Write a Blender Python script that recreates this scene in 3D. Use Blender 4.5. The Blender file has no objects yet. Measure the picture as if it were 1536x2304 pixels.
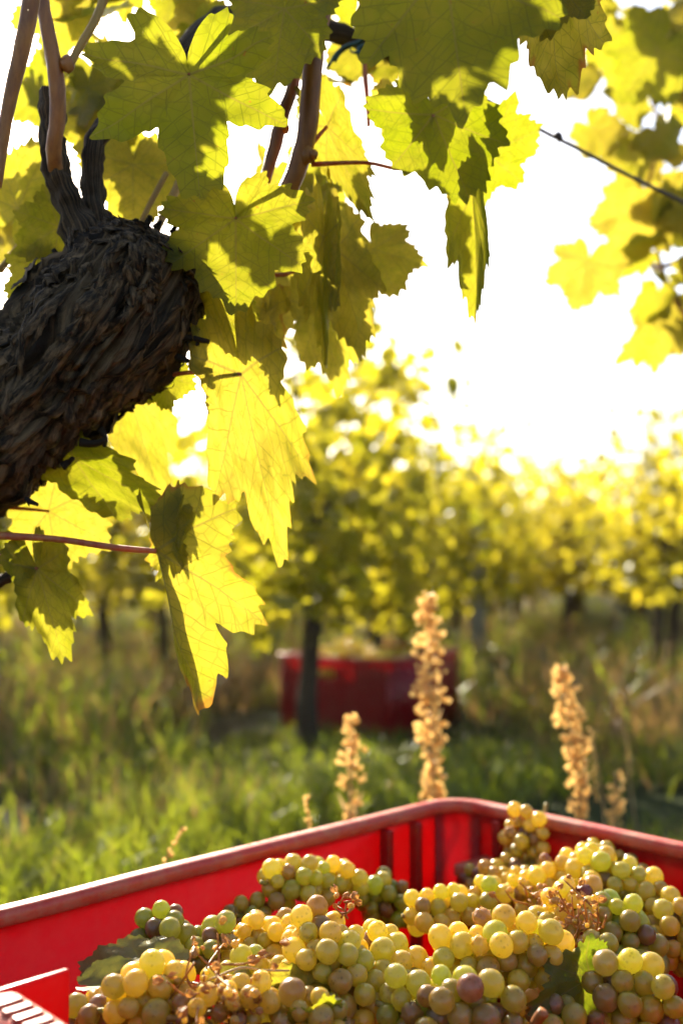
import bpy, bmesh, math, random
import numpy as np
from mathutils import Vector, Matrix, noise

SC = bpy.context.scene
COL = SC.collection
R = math.radians
random.seed(7)
RNG = np.random.default_rng(7)

# ------------------------------------------------------------------ camera
CAM_H, PITCH, FPX = 0.532, 3.52, 2244.0          # metres, degrees, focal length in photo pixels
cam_d = bpy.data.cameras.new('camera')
cam_d.sensor_fit = 'VERTICAL'
cam_d.sensor_height = 36.0
cam_d.lens = FPX * 36.0 / 2304.0
cam_d.clip_start, cam_d.clip_end = 0.02, 2000
cam_d.dof.use_dof = True
cam_d.dof.focus_distance = 0.675
cam_d.dof.aperture_fstop = 3.8
cam_d.dof.aperture_blades = 0
cam = bpy.data.objects.new('camera', cam_d)
COL.objects.link(cam)
CAM_M = Matrix.Translation((0, 0, CAM_H)) @ Matrix.Rotation(R(90 + PITCH), 4, 'X')
cam.matrix_world = CAM_M
SC.camera = cam
CAM_P = Vector((0, 0, CAM_H))

# ------------------------------------------------------------------ sky, sun, exposure
SUN_AZ, SUN_EL = -20.0, 28.0                     # degrees left of straight ahead, above the horizon
world = bpy.data.worlds.new('World')
SC.world = world
world.use_nodes = True
wn = world.node_tree.nodes
sky = wn.new('ShaderNodeTexSky')
sky.sky_type = 'NISHITA'
sky.sun_disc = False
sky.sun_elevation = R(SUN_EL)
sky.sun_rotation = R(SUN_AZ)
sky.dust_density = 2.5
sky.air_density = 1.0
wn['Background'].inputs['Strength'].default_value = 0.088
world.node_tree.links.new(sky.outputs[0], wn['Background'].inputs['Color'])
sun_d = bpy.data.lights.new('sun', 'SUN')
sun_d.energy = 5.0
sun_d.angle = R(0.55)
sun_d.color = (1.0, 0.90, 0.72)
sun = bpy.data.objects.new('sun', sun_d)
COL.objects.link(sun)
SUN_V = Vector((math.sin(R(SUN_AZ)) * math.cos(R(SUN_EL)), math.cos(R(SUN_AZ)) * math.cos(R(SUN_EL)), math.sin(R(SUN_EL))))
sun.rotation_euler = SUN_V.to_track_quat('Z', 'Y').to_euler()
sun.location = SUN_V * 30
SC.view_settings.view_transform = 'Standard'
SC.view_settings.look = 'None'
SC.view_settings.gamma = 1.0
SC.view_settings.use_curve_mapping = False
SC.view_settings.exposure = 1.9
SC.cycles.max_bounces = 10
SC.cycles.diffuse_bounces = 5
SC.cycles.transmission_bounces = 6
SC.cycles.use_denoising = True
SC.cycles.adaptive_threshold = 0.03
SC.cycles.sample_clamp_indirect = 8.0
SC.cycles.caustics_reflective = False
SC.cycles.caustics_refractive = False

# ------------------------------------------------------------------ helpers
def at(px, py, d):
    """A point of the place seen at photo pixel (px, py), d metres deep."""
    return CAM_M @ Vector(((px - 768) / FPX * d, -(py - 1152) / FPX * d, -d))

def at_z(px, py, z):
    r = at(px, py, 1.0) - CAM_P
    return CAM_P + r * ((z - CAM_H) / r.z)

def px_len(n, d):
    return n / FPX * d

WM = {}
def link(o, m=None, parent=None):
    COL.objects.link(o)
    m = m.copy() if m is not None else Matrix.Identity(4)
    o.matrix_basis = m
    WM[o.name] = m
    if parent is not None:
        o.parent = parent
        o.matrix_parent_inverse = WM[parent.name].inverted()
    return o

def tag(o, label, cat, group=None, kind=None):
    o['label'] = label
    o['category'] = cat
    if group: o['group'] = group
    if kind: o['kind'] = kind
    return o

def thing(name, label, cat, loc, group=None):
    o = bpy.data.objects.new(name, None)
    o.empty_display_size = 0.05
    link(o, Matrix.Translation(loc))
    return tag(o, label, cat, group)

def mesh_from(name, verts, faces, mat=None, smooth=True):
    me = bpy.data.meshes.new(name)
    me.from_pydata([tuple(v) for v in verts], [], faces)
    if mat: me.materials.append(mat)
    if smooth: me.polygons.foreach_set('use_smooth', [True] * len(me.polygons))
    me.update()
    return me

def part(name, me, parent, m=None):
    return link(bpy.data.objects.new(name, me), m, parent)

def catmull(pts, n):
    """Smooth polyline through pts; each pt is a tuple of numbers."""
    P = np.array(pts, float)
    P = np.vstack([2 * P[0] - P[1], P, 2 * P[-1] - P[-2]])
    out = []
    k = len(P) - 3
    for i in range(k):
        a, b, c, d = P[i:i + 4]
        m = n if i < k - 1 else n + 1
        for j in range(m):
            t = j / n
            out.append(0.5 * ((2 * b) + (c - a) * t + (2 * a - 5 * b + 4 * c - d) * t * t + (3 * b - a - 3 * c + d) * t ** 3))
    return np.array(out)

def tube(pts, sides=8, bump=0.0, seed=0, cap=True):
    """pts: rows of x, y, z, radius."""
    V, F = [], []
    prev = None
    n = len(pts)
    for i in range(n):
        p = Vector(pts[i][:3])
        q = Vector(pts[min(i + 1, n - 1)][:3]) - Vector(pts[max(i - 1, 0)][:3])
        q.normalize()
        if prev is None:
            a = q.orthogonal().normalized()
        else:
            a = (prev - q * prev.dot(q)).normalized()
        prev = a
        b = q.cross(a)
        for j in range(sides):
            th = 2 * math.pi * j / sides
            r = pts[i][3]
            if bump:
                r *= 1 + bump * noise.noise(Vector((math.cos(th) * 1.5, math.sin(th) * 1.5, i * 0.35 + seed * 7.3)))
            V.append(p + (a * math.cos(th) + b * math.sin(th)) * r)
    for i in range(n - 1):
        for j in range(sides):
            k = (j + 1) % sides
            F.append((i * sides + j, i * sides + k, (i + 1) * sides + k, (i + 1) * sides + j))
    if cap:
        F.append(tuple(range(sides - 1, -1, -1)))
        F.append(tuple((n - 1) * sides + j for j in range(sides)))
    return V, F

def px_tube(ctrl, n=6, **kw):
    """ctrl: rows px, py, depth, thickness in photo pixels."""
    P = [(*at(a, b, d), px_len(w, d) / 2) for a, b, d, w in ctrl]
    return tube(catmull(P, n), **kw)

# ------------------------------------------------------------------ materials
class Nodes:
    def __init__(s, name):
        s.m = bpy.data.materials.new(name)
        s.m.use_nodes = True
        s.t = s.m.node_tree
        s.t.nodes.clear()
        s.out = s.t.nodes.new('ShaderNodeOutputMaterial')
    def n(s, kind, **kw):
        o = s.t.nodes.new('ShaderNode' + kind)
        for k, v in kw.items():
            if k in o.bl_rna.properties: setattr(o, k, v)
            else: s.put(o, k, v)
        return o
    def put(s, o, key, v):
        i = o.inputs[key] if not isinstance(key, str) or key in o.inputs else o.inputs[key.replace('_', ' ')]
        if isinstance(v, bpy.types.NodeSocket): s.t.links.new(v, i)
        else: i.default_value = v
    def math(s, op, a, b=0.0, clamp=False):
        o = s.t.nodes.new('ShaderNodeMath'); o.operation = op; o.use_clamp = clamp
        s.put(o, 0, a); s.put(o, 1, b)
        return o.outputs[0]
    def mix(s, f, a, b, mode='MIX'):
        o = s.t.nodes.new('ShaderNodeMix'); o.data_type = 'RGBA'; o.blend_type = mode
        for i, v in ((0, f), (6, a), (7, b)):
            if isinstance(v, tuple) and len(v) == 3: v = (*v, 1)
            s.put(o, i, v)
        return o.outputs[2]
    def ramp(s, f, lo, hi):
        o = s.t.nodes.new('ShaderNodeMapRange'); o.interpolation_type = 'SMOOTHSTEP'
        s.put(o, 0, f); s.put(o, 1, lo); s.put(o, 2, hi)
        return o.outputs[0]
    def noise(s, vec, scale, detail=3, rough=0.5):
        o = s.n('TexNoise', Scale=scale, Detail=detail, Roughness=rough)
        if vec is not None: s.put(o, 'Vector', vec)
        return o.outputs['Fac']
    def mixsh(s, f, a, b):
        o = s.t.nodes.new('ShaderNodeMixShader')
        s.put(o, 0, f); s.put(o, 1, a); s.put(o, 2, b)
        return o.outputs[0]
    def done(s, sh):
        s.t.links.new(sh, s.out.inputs['Surface'])
        return s.m

def mat_leaf(name, green, yellow, tgreen, tyellow, trans=0.55, fine=True):
    """Vine leaf. Object colour: red = how yellow, green = how much dry margin, blue = how pale."""
    N = Nodes(name)
    oi = N.n('ObjectInfo')
    sep = N.n('SeparateColor'); N.put(sep, 0, oi.outputs['Color'])
    uv = N.n('UVMap', uv_map='flat').outputs[0]
    off = N.n('VectorMath', operation='ADD'); N.put(off, 0, uv)
    cx = N.n('CombineXYZ'); N.put(cx, 0, N.math('MULTIPLY', oi.outputs['Random'], 40.0)); N.put(off, 1, cx.outputs[0])
    vec = off.outputs[0]
    big = N.noise(vec, 2.2, 3, 0.6)
    yel = N.math('ADD', sep.outputs[0], N.math('MULTIPLY', N.math('SUBTRACT', big, 0.5), 1.3), True)
    base = N.mix(yel, green, yellow)
    tr = N.mix(yel, tgreen, tyellow)
    mott = N.noise(vec, 14, 4, 0.65)
    fm = N.math('MULTIPLY', N.ramp(mott, 0.40, 0.70), 0.75)
    tr = N.mix(fm, tr, N.mix(0.55, tr, tgreen))
    pale = N.math('MULTIPLY', N.ramp(N.noise(vec, 6.5, 3, 0.6), 0.55, 0.75), 0.45)
    tr = N.mix(pale, tr, N.mix(0.6, tr, tyellow))
    if fine:
        vn = N.n('UVMap', uv_map='veins')
        sx = N.n('SeparateXYZ'); N.put(sx, 0, vn.outputs[0])
        t, sg = sx.outputs[0], sx.outputs[1]
        s = N.math('ABSOLUTE', sg)
        wid = N.math('SUBTRACT', 0.017, N.math('MULTIPLY', t, 0.013))
        main = N.math('SUBTRACT', 1.0, N.ramp(N.math('DIVIDE', s, N.math('MAXIMUM', wid, 0.003)), 0.35, 1.0))
        wob = N.math('MULTIPLY', N.math('SUBTRACT', N.noise(vec, 5, 2), 0.5), 0.06)
        u = N.math('ADD', N.math('DIVIDE', N.math('ADD', N.math('SUBTRACT', t, N.math('MULTIPLY', s, 0.85)), wob), 0.15), N.math('MULTIPLY', N.math('GREATER_THAN', sg, 0.0), 0.45))
        line = N.math('ABSOLUTE', N.math('SUBTRACT', N.math('FRACT', u), 0.5))
        sec = N.math('MULTIPLY', N.math('SUBTRACT', 1.0, N.ramp(line, 0.015, 0.055)), N.math('GREATER_THAN', u, 0.0))
        vo = N.n('TexVoronoi', feature='DISTANCE_TO_EDGE', Scale=17.0); N.put(vo, 'Vector', vec)
        ter = N.math('MULTIPLY', N.math('SUBTRACT', 1.0, N.ramp(vo.outputs[0], 0.01, 0.06)), 0.45)
        vein = N.math('MAXIMUM', N.math('MULTIPLY', sec, 0.8), ter)
        tr = N.mix(N.math('MULTIPLY', vein, 0.85), tr, N.mix(0.72, tr, (0.04, 0.05, 0.002)))
        tr = N.mix(N.math('MULTIPLY', main, 0.75), tr, (0.20, 0.15, 0.02))
        base = N.mix(N.math('MULTIPLY', N.math('MAXIMUM', main, N.math('MULTIPLY', vein, 0.45)), 0.6), base, (0.22, 0.24, 0.07))
        rim = N.n('Attribute', attribute_name='rim').outputs['Fac']
        edge = N.math('ADD', rim, N.math('MULTIPLY', N.math('SUBTRACT', N.noise(vec, 3.0, 4, 0.65), 0.5), 0.9))
        brown = N.math('MULTIPLY', N.ramp(edge, 0.95, 1.1), sep.outputs[1])
        spots = N.math('MULTIPLY', N.ramp(N.noise(vec, 26, 2, 0.6), 0.70, 0.76), 0.7)
        brown = N.math('MAXIMUM', brown, spots)
        base = N.mix(brown, base, (0.16, 0.07, 0.02))
        tr = N.mix(brown, tr, (0.32, 0.11, 0.015))
    p = N.n('BsdfPrincipled', Roughness=0.42)
    N.put(p, 'Base Color', base)
    N.put(p, 'Specular IOR Level', 0.22)
    tl = N.n('BsdfTranslucent'); N.put(tl, 'Color', tr)
    if fine:
        h = N.math('ADD', N.math('MULTIPLY', N.math('MAXIMUM', main, vein), 1.0), N.math('MULTIPLY', mott, 0.8))
        bp = N.n('Bump', Strength=0.35, Distance=0.0012); N.put(bp, 'Height', h)
        N.put(p, 'Normal', bp.outputs[0])
    return N.done(N.mixsh(trans, p.outputs[0], tl.outputs[0]))

M_LEAF = mat_leaf('vine_leaf', (0.050, 0.066, 0.004), (0.20, 0.17, 0.012), (0.21, 0.235, 0.004), (0.45, 0.35, 0.034), 0.64)
M_FAR = mat_leaf('far_vine_leaf', (0.05, 0.085, 0.014), (0.26, 0.23, 0.025), (0.19, 0.22, 0.006), (0.90, 0.68, 0.03), 0.62, False)
M_CLEAF = mat_leaf('green_leaf', (0.06, 0.085, 0.012), (0.16, 0.15, 0.03), (0.16, 0.21, 0.006), (0.42, 0.38, 0.02), 0.5)
M_DRY = mat_leaf('dull_leaf', (0.19, 0.17, 0.06), (0.24, 0.18, 0.06), (0.12, 0.15, 0.02), (0.4, 0.32, 0.03), 0.35)

def mat_bark(name, dark, light, scale=1.0):
    N = Nodes(name)
    tc = N.n('TexCoord').outputs['Object']
    uv = N.n('UVMap', uv_map='bark')
    mp = N.n('Mapping'); N.put(mp, 'Vector', uv.outputs[0]); N.put(mp, 'Scale', (60 * scale, 7 * scale, 1))
    a = N.noise(mp.outputs[0], 1.0, 6, 0.65)
    b = N.noise(tc, 60, 5, 0.6)
    c = N.noise(tc, 9, 2)
    f = N.math('MULTIPLY', N.ramp(a, 0.38, 0.75), N.math('ADD', N.math('MULTIPLY', b, 0.7), 0.4))
    col = N.mix(f, dark, light)
    col = N.mix(N.math('MULTIPLY', N.ramp(c, 0.55, 0.75), 0.2), col, (0.09, 0.07, 0.045))
    p = N.n('BsdfPrincipled', Roughness=0.85); N.put(p, 'Base Color', col); N.put(p, 'Specular IOR Level', 0.25)
    bp = N.n('Bump', Strength=0.9, Distance=0.004); N.put(bp, 'Height', N.math('ADD', a, N.math('MULTIPLY', b, 0.5)))
    N.put(p, 'Normal', bp.outputs[0])
    return N.done(p.outputs[0])
M_BARK = mat_bark('old_bark', (0.008, 0.005, 0.003), (0.26, 0.165, 0.085))

def mat_stem(name, c1, c2, trans=0.0, rough=0.5, sc=40):
    N = Nodes(name)
    tc = N.n('TexCoord').outputs['Object']
    mp = N.n('Mapping'); N.put(mp, 'Vector', tc); N.put(mp, 'Scale', (1, 1, 0.15))
    f = N.noise(mp.outputs[0], sc * 4, 4, 0.6)
    g = N.noise(tc, sc * 0.5, 2)
    col = N.mix(N.ramp(N.math('ADD', N.math('MULTIPLY', f, 0.6), N.math('MULTIPLY', g, 0.4)), 0.35, 0.65), c1, c2)
    p = N.n('BsdfPrincipled', Roughness=rough); N.put(p, 'Base Color', col)
    bp = N.n('Bump', Strength=0.3, Distance=0.001); N.put(bp, 'Height', f); N.put(p, 'Normal', bp.outputs[0])
    if not trans: return N.done(p.outputs[0])
    tl = N.n('BsdfTranslucent'); N.put(tl, 'Color', col)
    return N.done(N.mixsh(trans, p.outputs[0], tl.outputs[0]))
M_CANE = mat_stem('brown_cane', (0.16, 0.046, 0.004), (0.32, 0.120, 0.012))
M_SHOOT = mat_stem('yellow_shoot', (0.34, 0.17, 0.03), (0.42, 0.26, 0.05), 0.25)
M_PETIOLE = mat_stem('red_petiole', (0.42, 0.07, 0.035), (0.50, 0.20, 0.07), 0.35)
M_WIRE = mat_stem('dark_wire', (0.02, 0.012, 0.01), (0.07, 0.03, 0.02), 0, 0.45, 200)
M_TIE = mat_stem('green_tie', (0.004, 0.03, 0.022), (0.01, 0.06, 0.04), 0, 0.35, 20)
M_POST = mat_stem('grey_post', (0.22, 0.20, 0.17), (0.34, 0.32, 0.28), 0, 0.8, 15)
M_SEED = mat_stem('dry_seed', (0.72, 0.44, 0.13), (0.90, 0.66, 0.26), 0.55, 0.4, 90)
M_STALK = mat_stem('dry_stalk', (0.40, 0.25, 0.10), (0.52, 0.36, 0.16), 0.3, 0.5, 40)
M_RACHIS = mat_stem('grape_stem', (0.20, 0.20, 0.03), (0.36, 0.22, 0.05), 0.2, 0.5, 60)
M_HUSK = mat_stem('dry_husk', (0.30, 0.11, 0.025), (0.55, 0.28, 0.06), 0.45, 0.35, 80)
M_ROT = mat_stem('rotten_berry', (0.10, 0.02, 0.012), (0.30, 0.06, 0.02), 0.15, 0.22, 80)

def mat_berry():
    """Object colour: red = gold (0 green), green = purple-brown amount, blue = speckle amount."""
    N = Nodes('grape_skin')
    oi = N.n('ObjectInfo')
    sep = N.n('SeparateColor'); N.put(sep, 0, oi.outputs['Color'])
    sc = N.n('VectorMath', operation='SCALE'); N.put(sc, 0, N.n('TexCoord').outputs['Object']); N.put(sc, 'Scale', 0.008)
    tc = sc.outputs[0]
    off = N.n('VectorMath', operation='ADD'); N.put(off, 0, tc)
    cx = N.n('CombineXYZ'); N.put(cx, 0, N.math('MULTIPLY', oi.outputs['Random'], 9.0)); N.put(off, 1, cx.outputs[0])
    v = off.outputs[0]
    n1 = N.noise(v, 70, 3)
    col = N.mix(N.math('ADD', sep.outputs[0], N.math('MULTIPLY', N.math('SUBTRACT', n1, 0.5), 0.5), True), (0.34, 0.40, 0.05), (0.76, 0.54, 0.07))
    pur = N.math('ADD', sep.outputs[1], N.math('MULTIPLY', N.math('SUBTRACT', N.noise(v, 55, 3), 0.5), 0.5), True)
    col = N.mix(pur, col, (0.26, 0.10, 0.07))
    vo = N.n('TexVoronoi', Scale=300.0); N.put(vo, 'Vector', v)
    dots = N.math('SUBTRACT', 1.0, N.ramp(vo.outputs['Distance'], 0.20, 0.34))
    dots = N.math('MULTIPLY', dots, N.ramp(N.noise(v, 110, 2), 0.48, 0.54))
    blot = N.ramp(N.noise(v, 95, 5, 0.7), 0.62, 0.70)
    spk = N.math('MULTIPLY', N.math('MAXIMUM', dots, N.math('MULTIPLY', blot, 0.8)), sep.outputs[2])
    col = N.mix(N.math('MULTIPLY', spk, 0.9), col, (0.10, 0.035, 0.012))
    bloom = N.math('MULTIPLY', N.ramp(N.noise(v, 60, 5, 0.7), 0.42, 0.70), 0.24)
    col = N.mix(bloom, col, (0.50, 0.45, 0.34))
    sz = N.n('SeparateXYZ'); N.put(sz, 0, N.n('TexCoord').outputs['Object'])
    col = N.mix(N.math('MULTIPLY', N.ramp(sz.outputs[2], 0.985, 1.0), 0.6), col, (0.07, 0.03, 0.015))
    p = N.n('BsdfPrincipled')
    N.put(p, 'Base Color', col)
    N.put(p, 'Roughness', N.math('ADD', 0.16, N.math('MULTIPLY', N.noise(v, 90, 5, 0.7), 0.30)))
    N.put(p, 'Subsurface Weight', 1.0); N.put(p, 'Coat Weight', 0.7); N.put(p, 'Coat Roughness', 0.13)
    N.put(p, 'Subsurface Radius', (1.0, 0.66, 0.12))
    N.put(p, 'Subsurface Scale', 0.0062)
    bp = N.n('Bump', Strength=0.12, Distance=0.0008); N.put(bp, 'Height', N.noise(v, 260, 3)); N.put(p, 'Normal', bp.outputs[0])
    tl = N.n('BsdfTranslucent'); N.put(tl, 'Color', N.mix(N.math('SUBTRACT', 0.72, N.math('MULTIPLY', pur, 0.6)), col, N.mix(sep.outputs[0], (0.72, 0.86, 0.12), (1.0, 0.84, 0.16))))
    return N.done(N.mixsh(0.53, p.outputs[0], tl.outputs[0]))
M_BERRY = mat_berry()

def mat_crate(name, c, tcol, trans, dust):
    N = Nodes(name)
    tc = N.n('TexCoord').outputs['Object']
    a = N.noise(tc, 14, 5, 0.65)
    b = N.noise(tc, 90, 4, 0.7)
    d = N.math('MULTIPLY', N.ramp(N.math('ADD', N.math('MULTIPLY', a, 0.6), N.math('MULTIPLY', b, 0.4)), 0.40, 0.68), dust)
    col = N.mix(d, c, (0.40, 0.19, 0.11))
    mp = N.n('Mapping'); N.put(mp, 'Vector', tc); N.put(mp, 'Rotation', (0.4, 0.9, 0.3)); N.put(mp, 'Scale', (3, 9, 3))
    line = N.math('ABSOLUTE', N.math('SUBTRACT', N.noise(mp.outputs[0], 1.3, 2), 0.5))
    scr = N.math('MAXIMUM', N.math('MULTIPLY', N.math('SUBTRACT', 1.0, N.ramp(line, 0.002, 0.010)), 0.55), N.math('MULTIPLY', N.ramp(N.noise(tc, 5, 4, 0.6), 0.48, 0.72), 0.45))
    t2 = N.mix(scr, tcol, (tcol[0] * 0.5, 0.0, 0.0))
    t2 = N.mix(N.math('MULTIPLY', d, 0.5), t2, (0.4, 0.10, 0.05))
    p = N.n('BsdfPrincipled'); N.put(p, 'Base Color', col)
    N.put(p, 'Roughness', N.math('ADD', 0.32, N.math('MULTIPLY', d, 0.5)))
    bp = N.n('Bump', Strength=0.15, Distance=0.002); N.put(bp, 'Height', b); N.put(p, 'Normal', bp.outputs[0])
    tl = N.n('BsdfTranslucent'); N.put(tl, 'Color', t2)
    return N.done(N.mixsh(trans, p.outputs[0], tl.outputs[0]))
M_CRATE = mat_crate('red_plastic', (0.36, 0.006, 0.008), (0.52, 0.001, 0.012), 0.55, 0.22)
M_RIM = mat_crate('dusty_red_plastic', (0.42, 0.035, 0.02), (0.6, 0.03, 0.02), 0.14, 0.75)

def mat_grass():
    N = Nodes('grass_blades')
    a = N.n('Attribute', attribute_name='tone')
    s = N.n('SeparateColor'); N.put(s, 0, a.outputs['Color'])
    g = N.mix(s.outputs[1], (0.020, 0.042, 0.005), (0.065, 0.10, 0.010))
    col = N.mix(s.outputs[0], g, (0.15, 0.09, 0.038))
    tg = N.mix(s.outputs[0], N.mix(s.outputs[1], (0.07, 0.14, 0.008), (0.50, 0.56, 0.02)), (0.34, 0.20, 0.06))
    p = N.n('BsdfPrincipled', Roughness=0.38); N.put(p, 'Base Color', col)
    tl = N.n('BsdfTranslucent'); N.put(tl, 'Color', tg)
    return N.done(N.mixsh(0.45, p.outputs[0], tl.outputs[0]))
M_GRASS = mat_grass()

def mat_ground():
    N = Nodes('soil_and_turf')
    tc = N.n('TexCoord').outputs['Object']
    a = N.noise(tc, 1.1, 5, 0.6); b = N.noise(tc, 25, 5, 0.7)
    col = N.mix(N.ramp(a, 0.42, 0.6), (0.020, 0.028, 0.008), (0.050, 0.034, 0.016))
    col = N.mix(N.math('MULTIPLY', b, 0.5), col, (0.022, 0.030, 0.009))
    p = N.n('BsdfPrincipled', Roughness=0.95); N.put(p, 'Base Color', col); N.put(p, 'Specular IOR Level', 0.05)
    bp = N.n('Bump', Strength=0.8, Distance=0.03); N.put(bp, 'Height', b); N.put(p, 'Normal', bp.outputs[0])
    return N.done(p.outputs[0])
M_GROUND = mat_ground()

# ------------------------------------------------------------------ ground
def ground_z(x, y):
    a = min(1.0, max(0.0, (math.hypot(x, y) - 1.4) / 1.2))
    return a * (0.05 * noise.noise(Vector((x * 0.55, y * 0.55, 0.3))) + 0.03 * noise.noise(Vector((x * 1.7, y * 1.7, 4.0))) - 0.02) + min(2.2, max(0.0, (y - 17.5) * .05))

def make_ground():
    xs = np.concatenate([-np.geomspace(400, 6, 14), np.linspace(-5.5, 5.5, 90), np.geomspace(6, 400, 14)])
    ys = np.concatenate([-np.geomspace(400, 3, 12), np.linspace(-2.5, 12, 110), np.geomspace(12.5, 600, 16)])
    V = [(x, y, ground_z(x, y) if abs(x) < 30 and abs(y) < 30 else -0.02 + min(2.2, max(0.0, (y - 17.5) * .05))) for y in ys for x in xs]
    w = len(xs)
    F = [(j * w + i, j * w + i + 1, (j + 1) * w + i + 1, (j + 1) * w + i) for j in range(len(ys) - 1) for i in range(w - 1)]
    o = part('ground', mesh_from('ground', V, F, M_GROUND), None)
    o['kind'] = 'structure'
make_ground()

# ------------------------------------------------------------------ crates
CU, CV, CH = 0.572, 0.46, 0.30                     # long side, short side, height
def rounded_rect(u0, u1, v0, v1, r, n=7):
    out = []
    for cx, cy, a0 in ((u1 - r, v1 - r, 0), (u0 + r, v1 - r, 90), (u0 + r, v0 + r, 180), (u1 - r, v0 + r, 270)):
        for k in range(n + 1):
            a = R(a0 + 90 * k / n)
            out.append((cx + r * math.cos(a), cy + r * math.sin(a), math.cos(a), math.sin(a)))
    return out

def densify(path, step=0.02):
    out = []
    for i, p in enumerate(path):
        q = path[(i + 1) % len(path)]
        d = math.hypot(q[0] - p[0], q[1] - p[1])
        k = max(1, int(d / step))
        for j in range(k):
            t = j / k
            nx, ny = p[2] * (1 - t) + q[2] * t, p[3] * (1 - t) + q[3] * t
            l = math.hypot(nx, ny)
            out.append((p[0] * (1 - t) + q[0] * t, p[1] * (1 - t) + q[1] * t, nx / l, ny / l))
    return out

def sweep(path, prof, wob=0.0):
    """prof: closed list of (outward, z)."""
    V, F = [], []
    m = len(prof)
    for i, (x, y, nx, ny) in enumerate(path):
        for o, z in prof:
            w = wob * noise.noise(Vector((x * 9, y * 9, z * 9))) if wob else 0
            V.append((x + nx * (o + w), y + ny * (o + w), z + w * 0.6))
    n = len(path)
    for i in range(n):
        k = (i + 1) % n
        for j in range(m):
            l = (j + 1) % m
            F.append((i * m + j, k * m + j, k * m + l, i * m + l))
    return V, F

def box_mesh(name, lo, hi, mat, bev=0.002, holes=None):
    bm = bmesh.new()
    bmesh.ops.create_cube(bm, size=1)
    for v in bm.verts:
        for k in range(3):
            v.co[k] = lo[k] if v.co[k] < 0 else hi[k]
    if bev: bmesh.ops.bevel(bm, geom=list(bm.edges), offset=bev, segments=2, affect='EDGES', profile=0.7)
    me = bpy.data.meshes.new(name); bm.to_mesh(me); bm.free()
    me.materials.append(mat)
    me.polygons.foreach_set('use_smooth', [True] * len(me.polygons))
    return me

def wall_with_hole(name, axis, at0, a0, a1, z0, z1, hole, mat, th=0.003):
    """A thin wall in the plane axis = at0 with a grip hole (h0, h1, hz0, hz1)."""
    bm = bmesh.new()
    h0, h1, y0, y1 = hole
    A = [a0, h0, h1, a1]; Z = [z0, y0, y1, z1]
    def pt(a, z, o): return (at0 + o, a, z) if axis == 0 else (a, at0 + o, z)
    g = {}
    for s in (0, 1):
        for i in range(4):
            for j in range(4):
                g[s, i, j] = bm.verts.new(pt(A[i], Z[j], s * th))
    for s in (0, 1):
        for i in range(3):
            for j in range(3):
                if (i, j) == (1, 1): continue
                bm.faces.new((g[s, i, j], g[s, i + 1, j], g[s, i + 1, j + 1], g[s, i, j + 1]))
    for i, j, k, l in ((1, 1, 2, 1), (2, 1, 2, 2), (2, 2, 1, 2), (1, 2, 1, 1)):
        bm.faces.new((g[0, i, j], g[0, k, l], g[1, k, l], g[1, i, j]))
    for i in range(3):
        for j in (0, 3):
            bm.faces.new((g[0, i, j], g[0, i + 1, j], g[1, i + 1, j], g[1, i, j]))
            bm.faces.new((g[0, j, i], g[0, j, i + 1], g[1, j, i + 1], g[1, j, i]))
    bmesh.ops.recalc_face_normals(bm, faces=list(bm.faces))
    me = bpy.data.meshes.new(name); bm.to_mesh(me); bm.free(); me.materials.append(mat)
    return me

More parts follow.
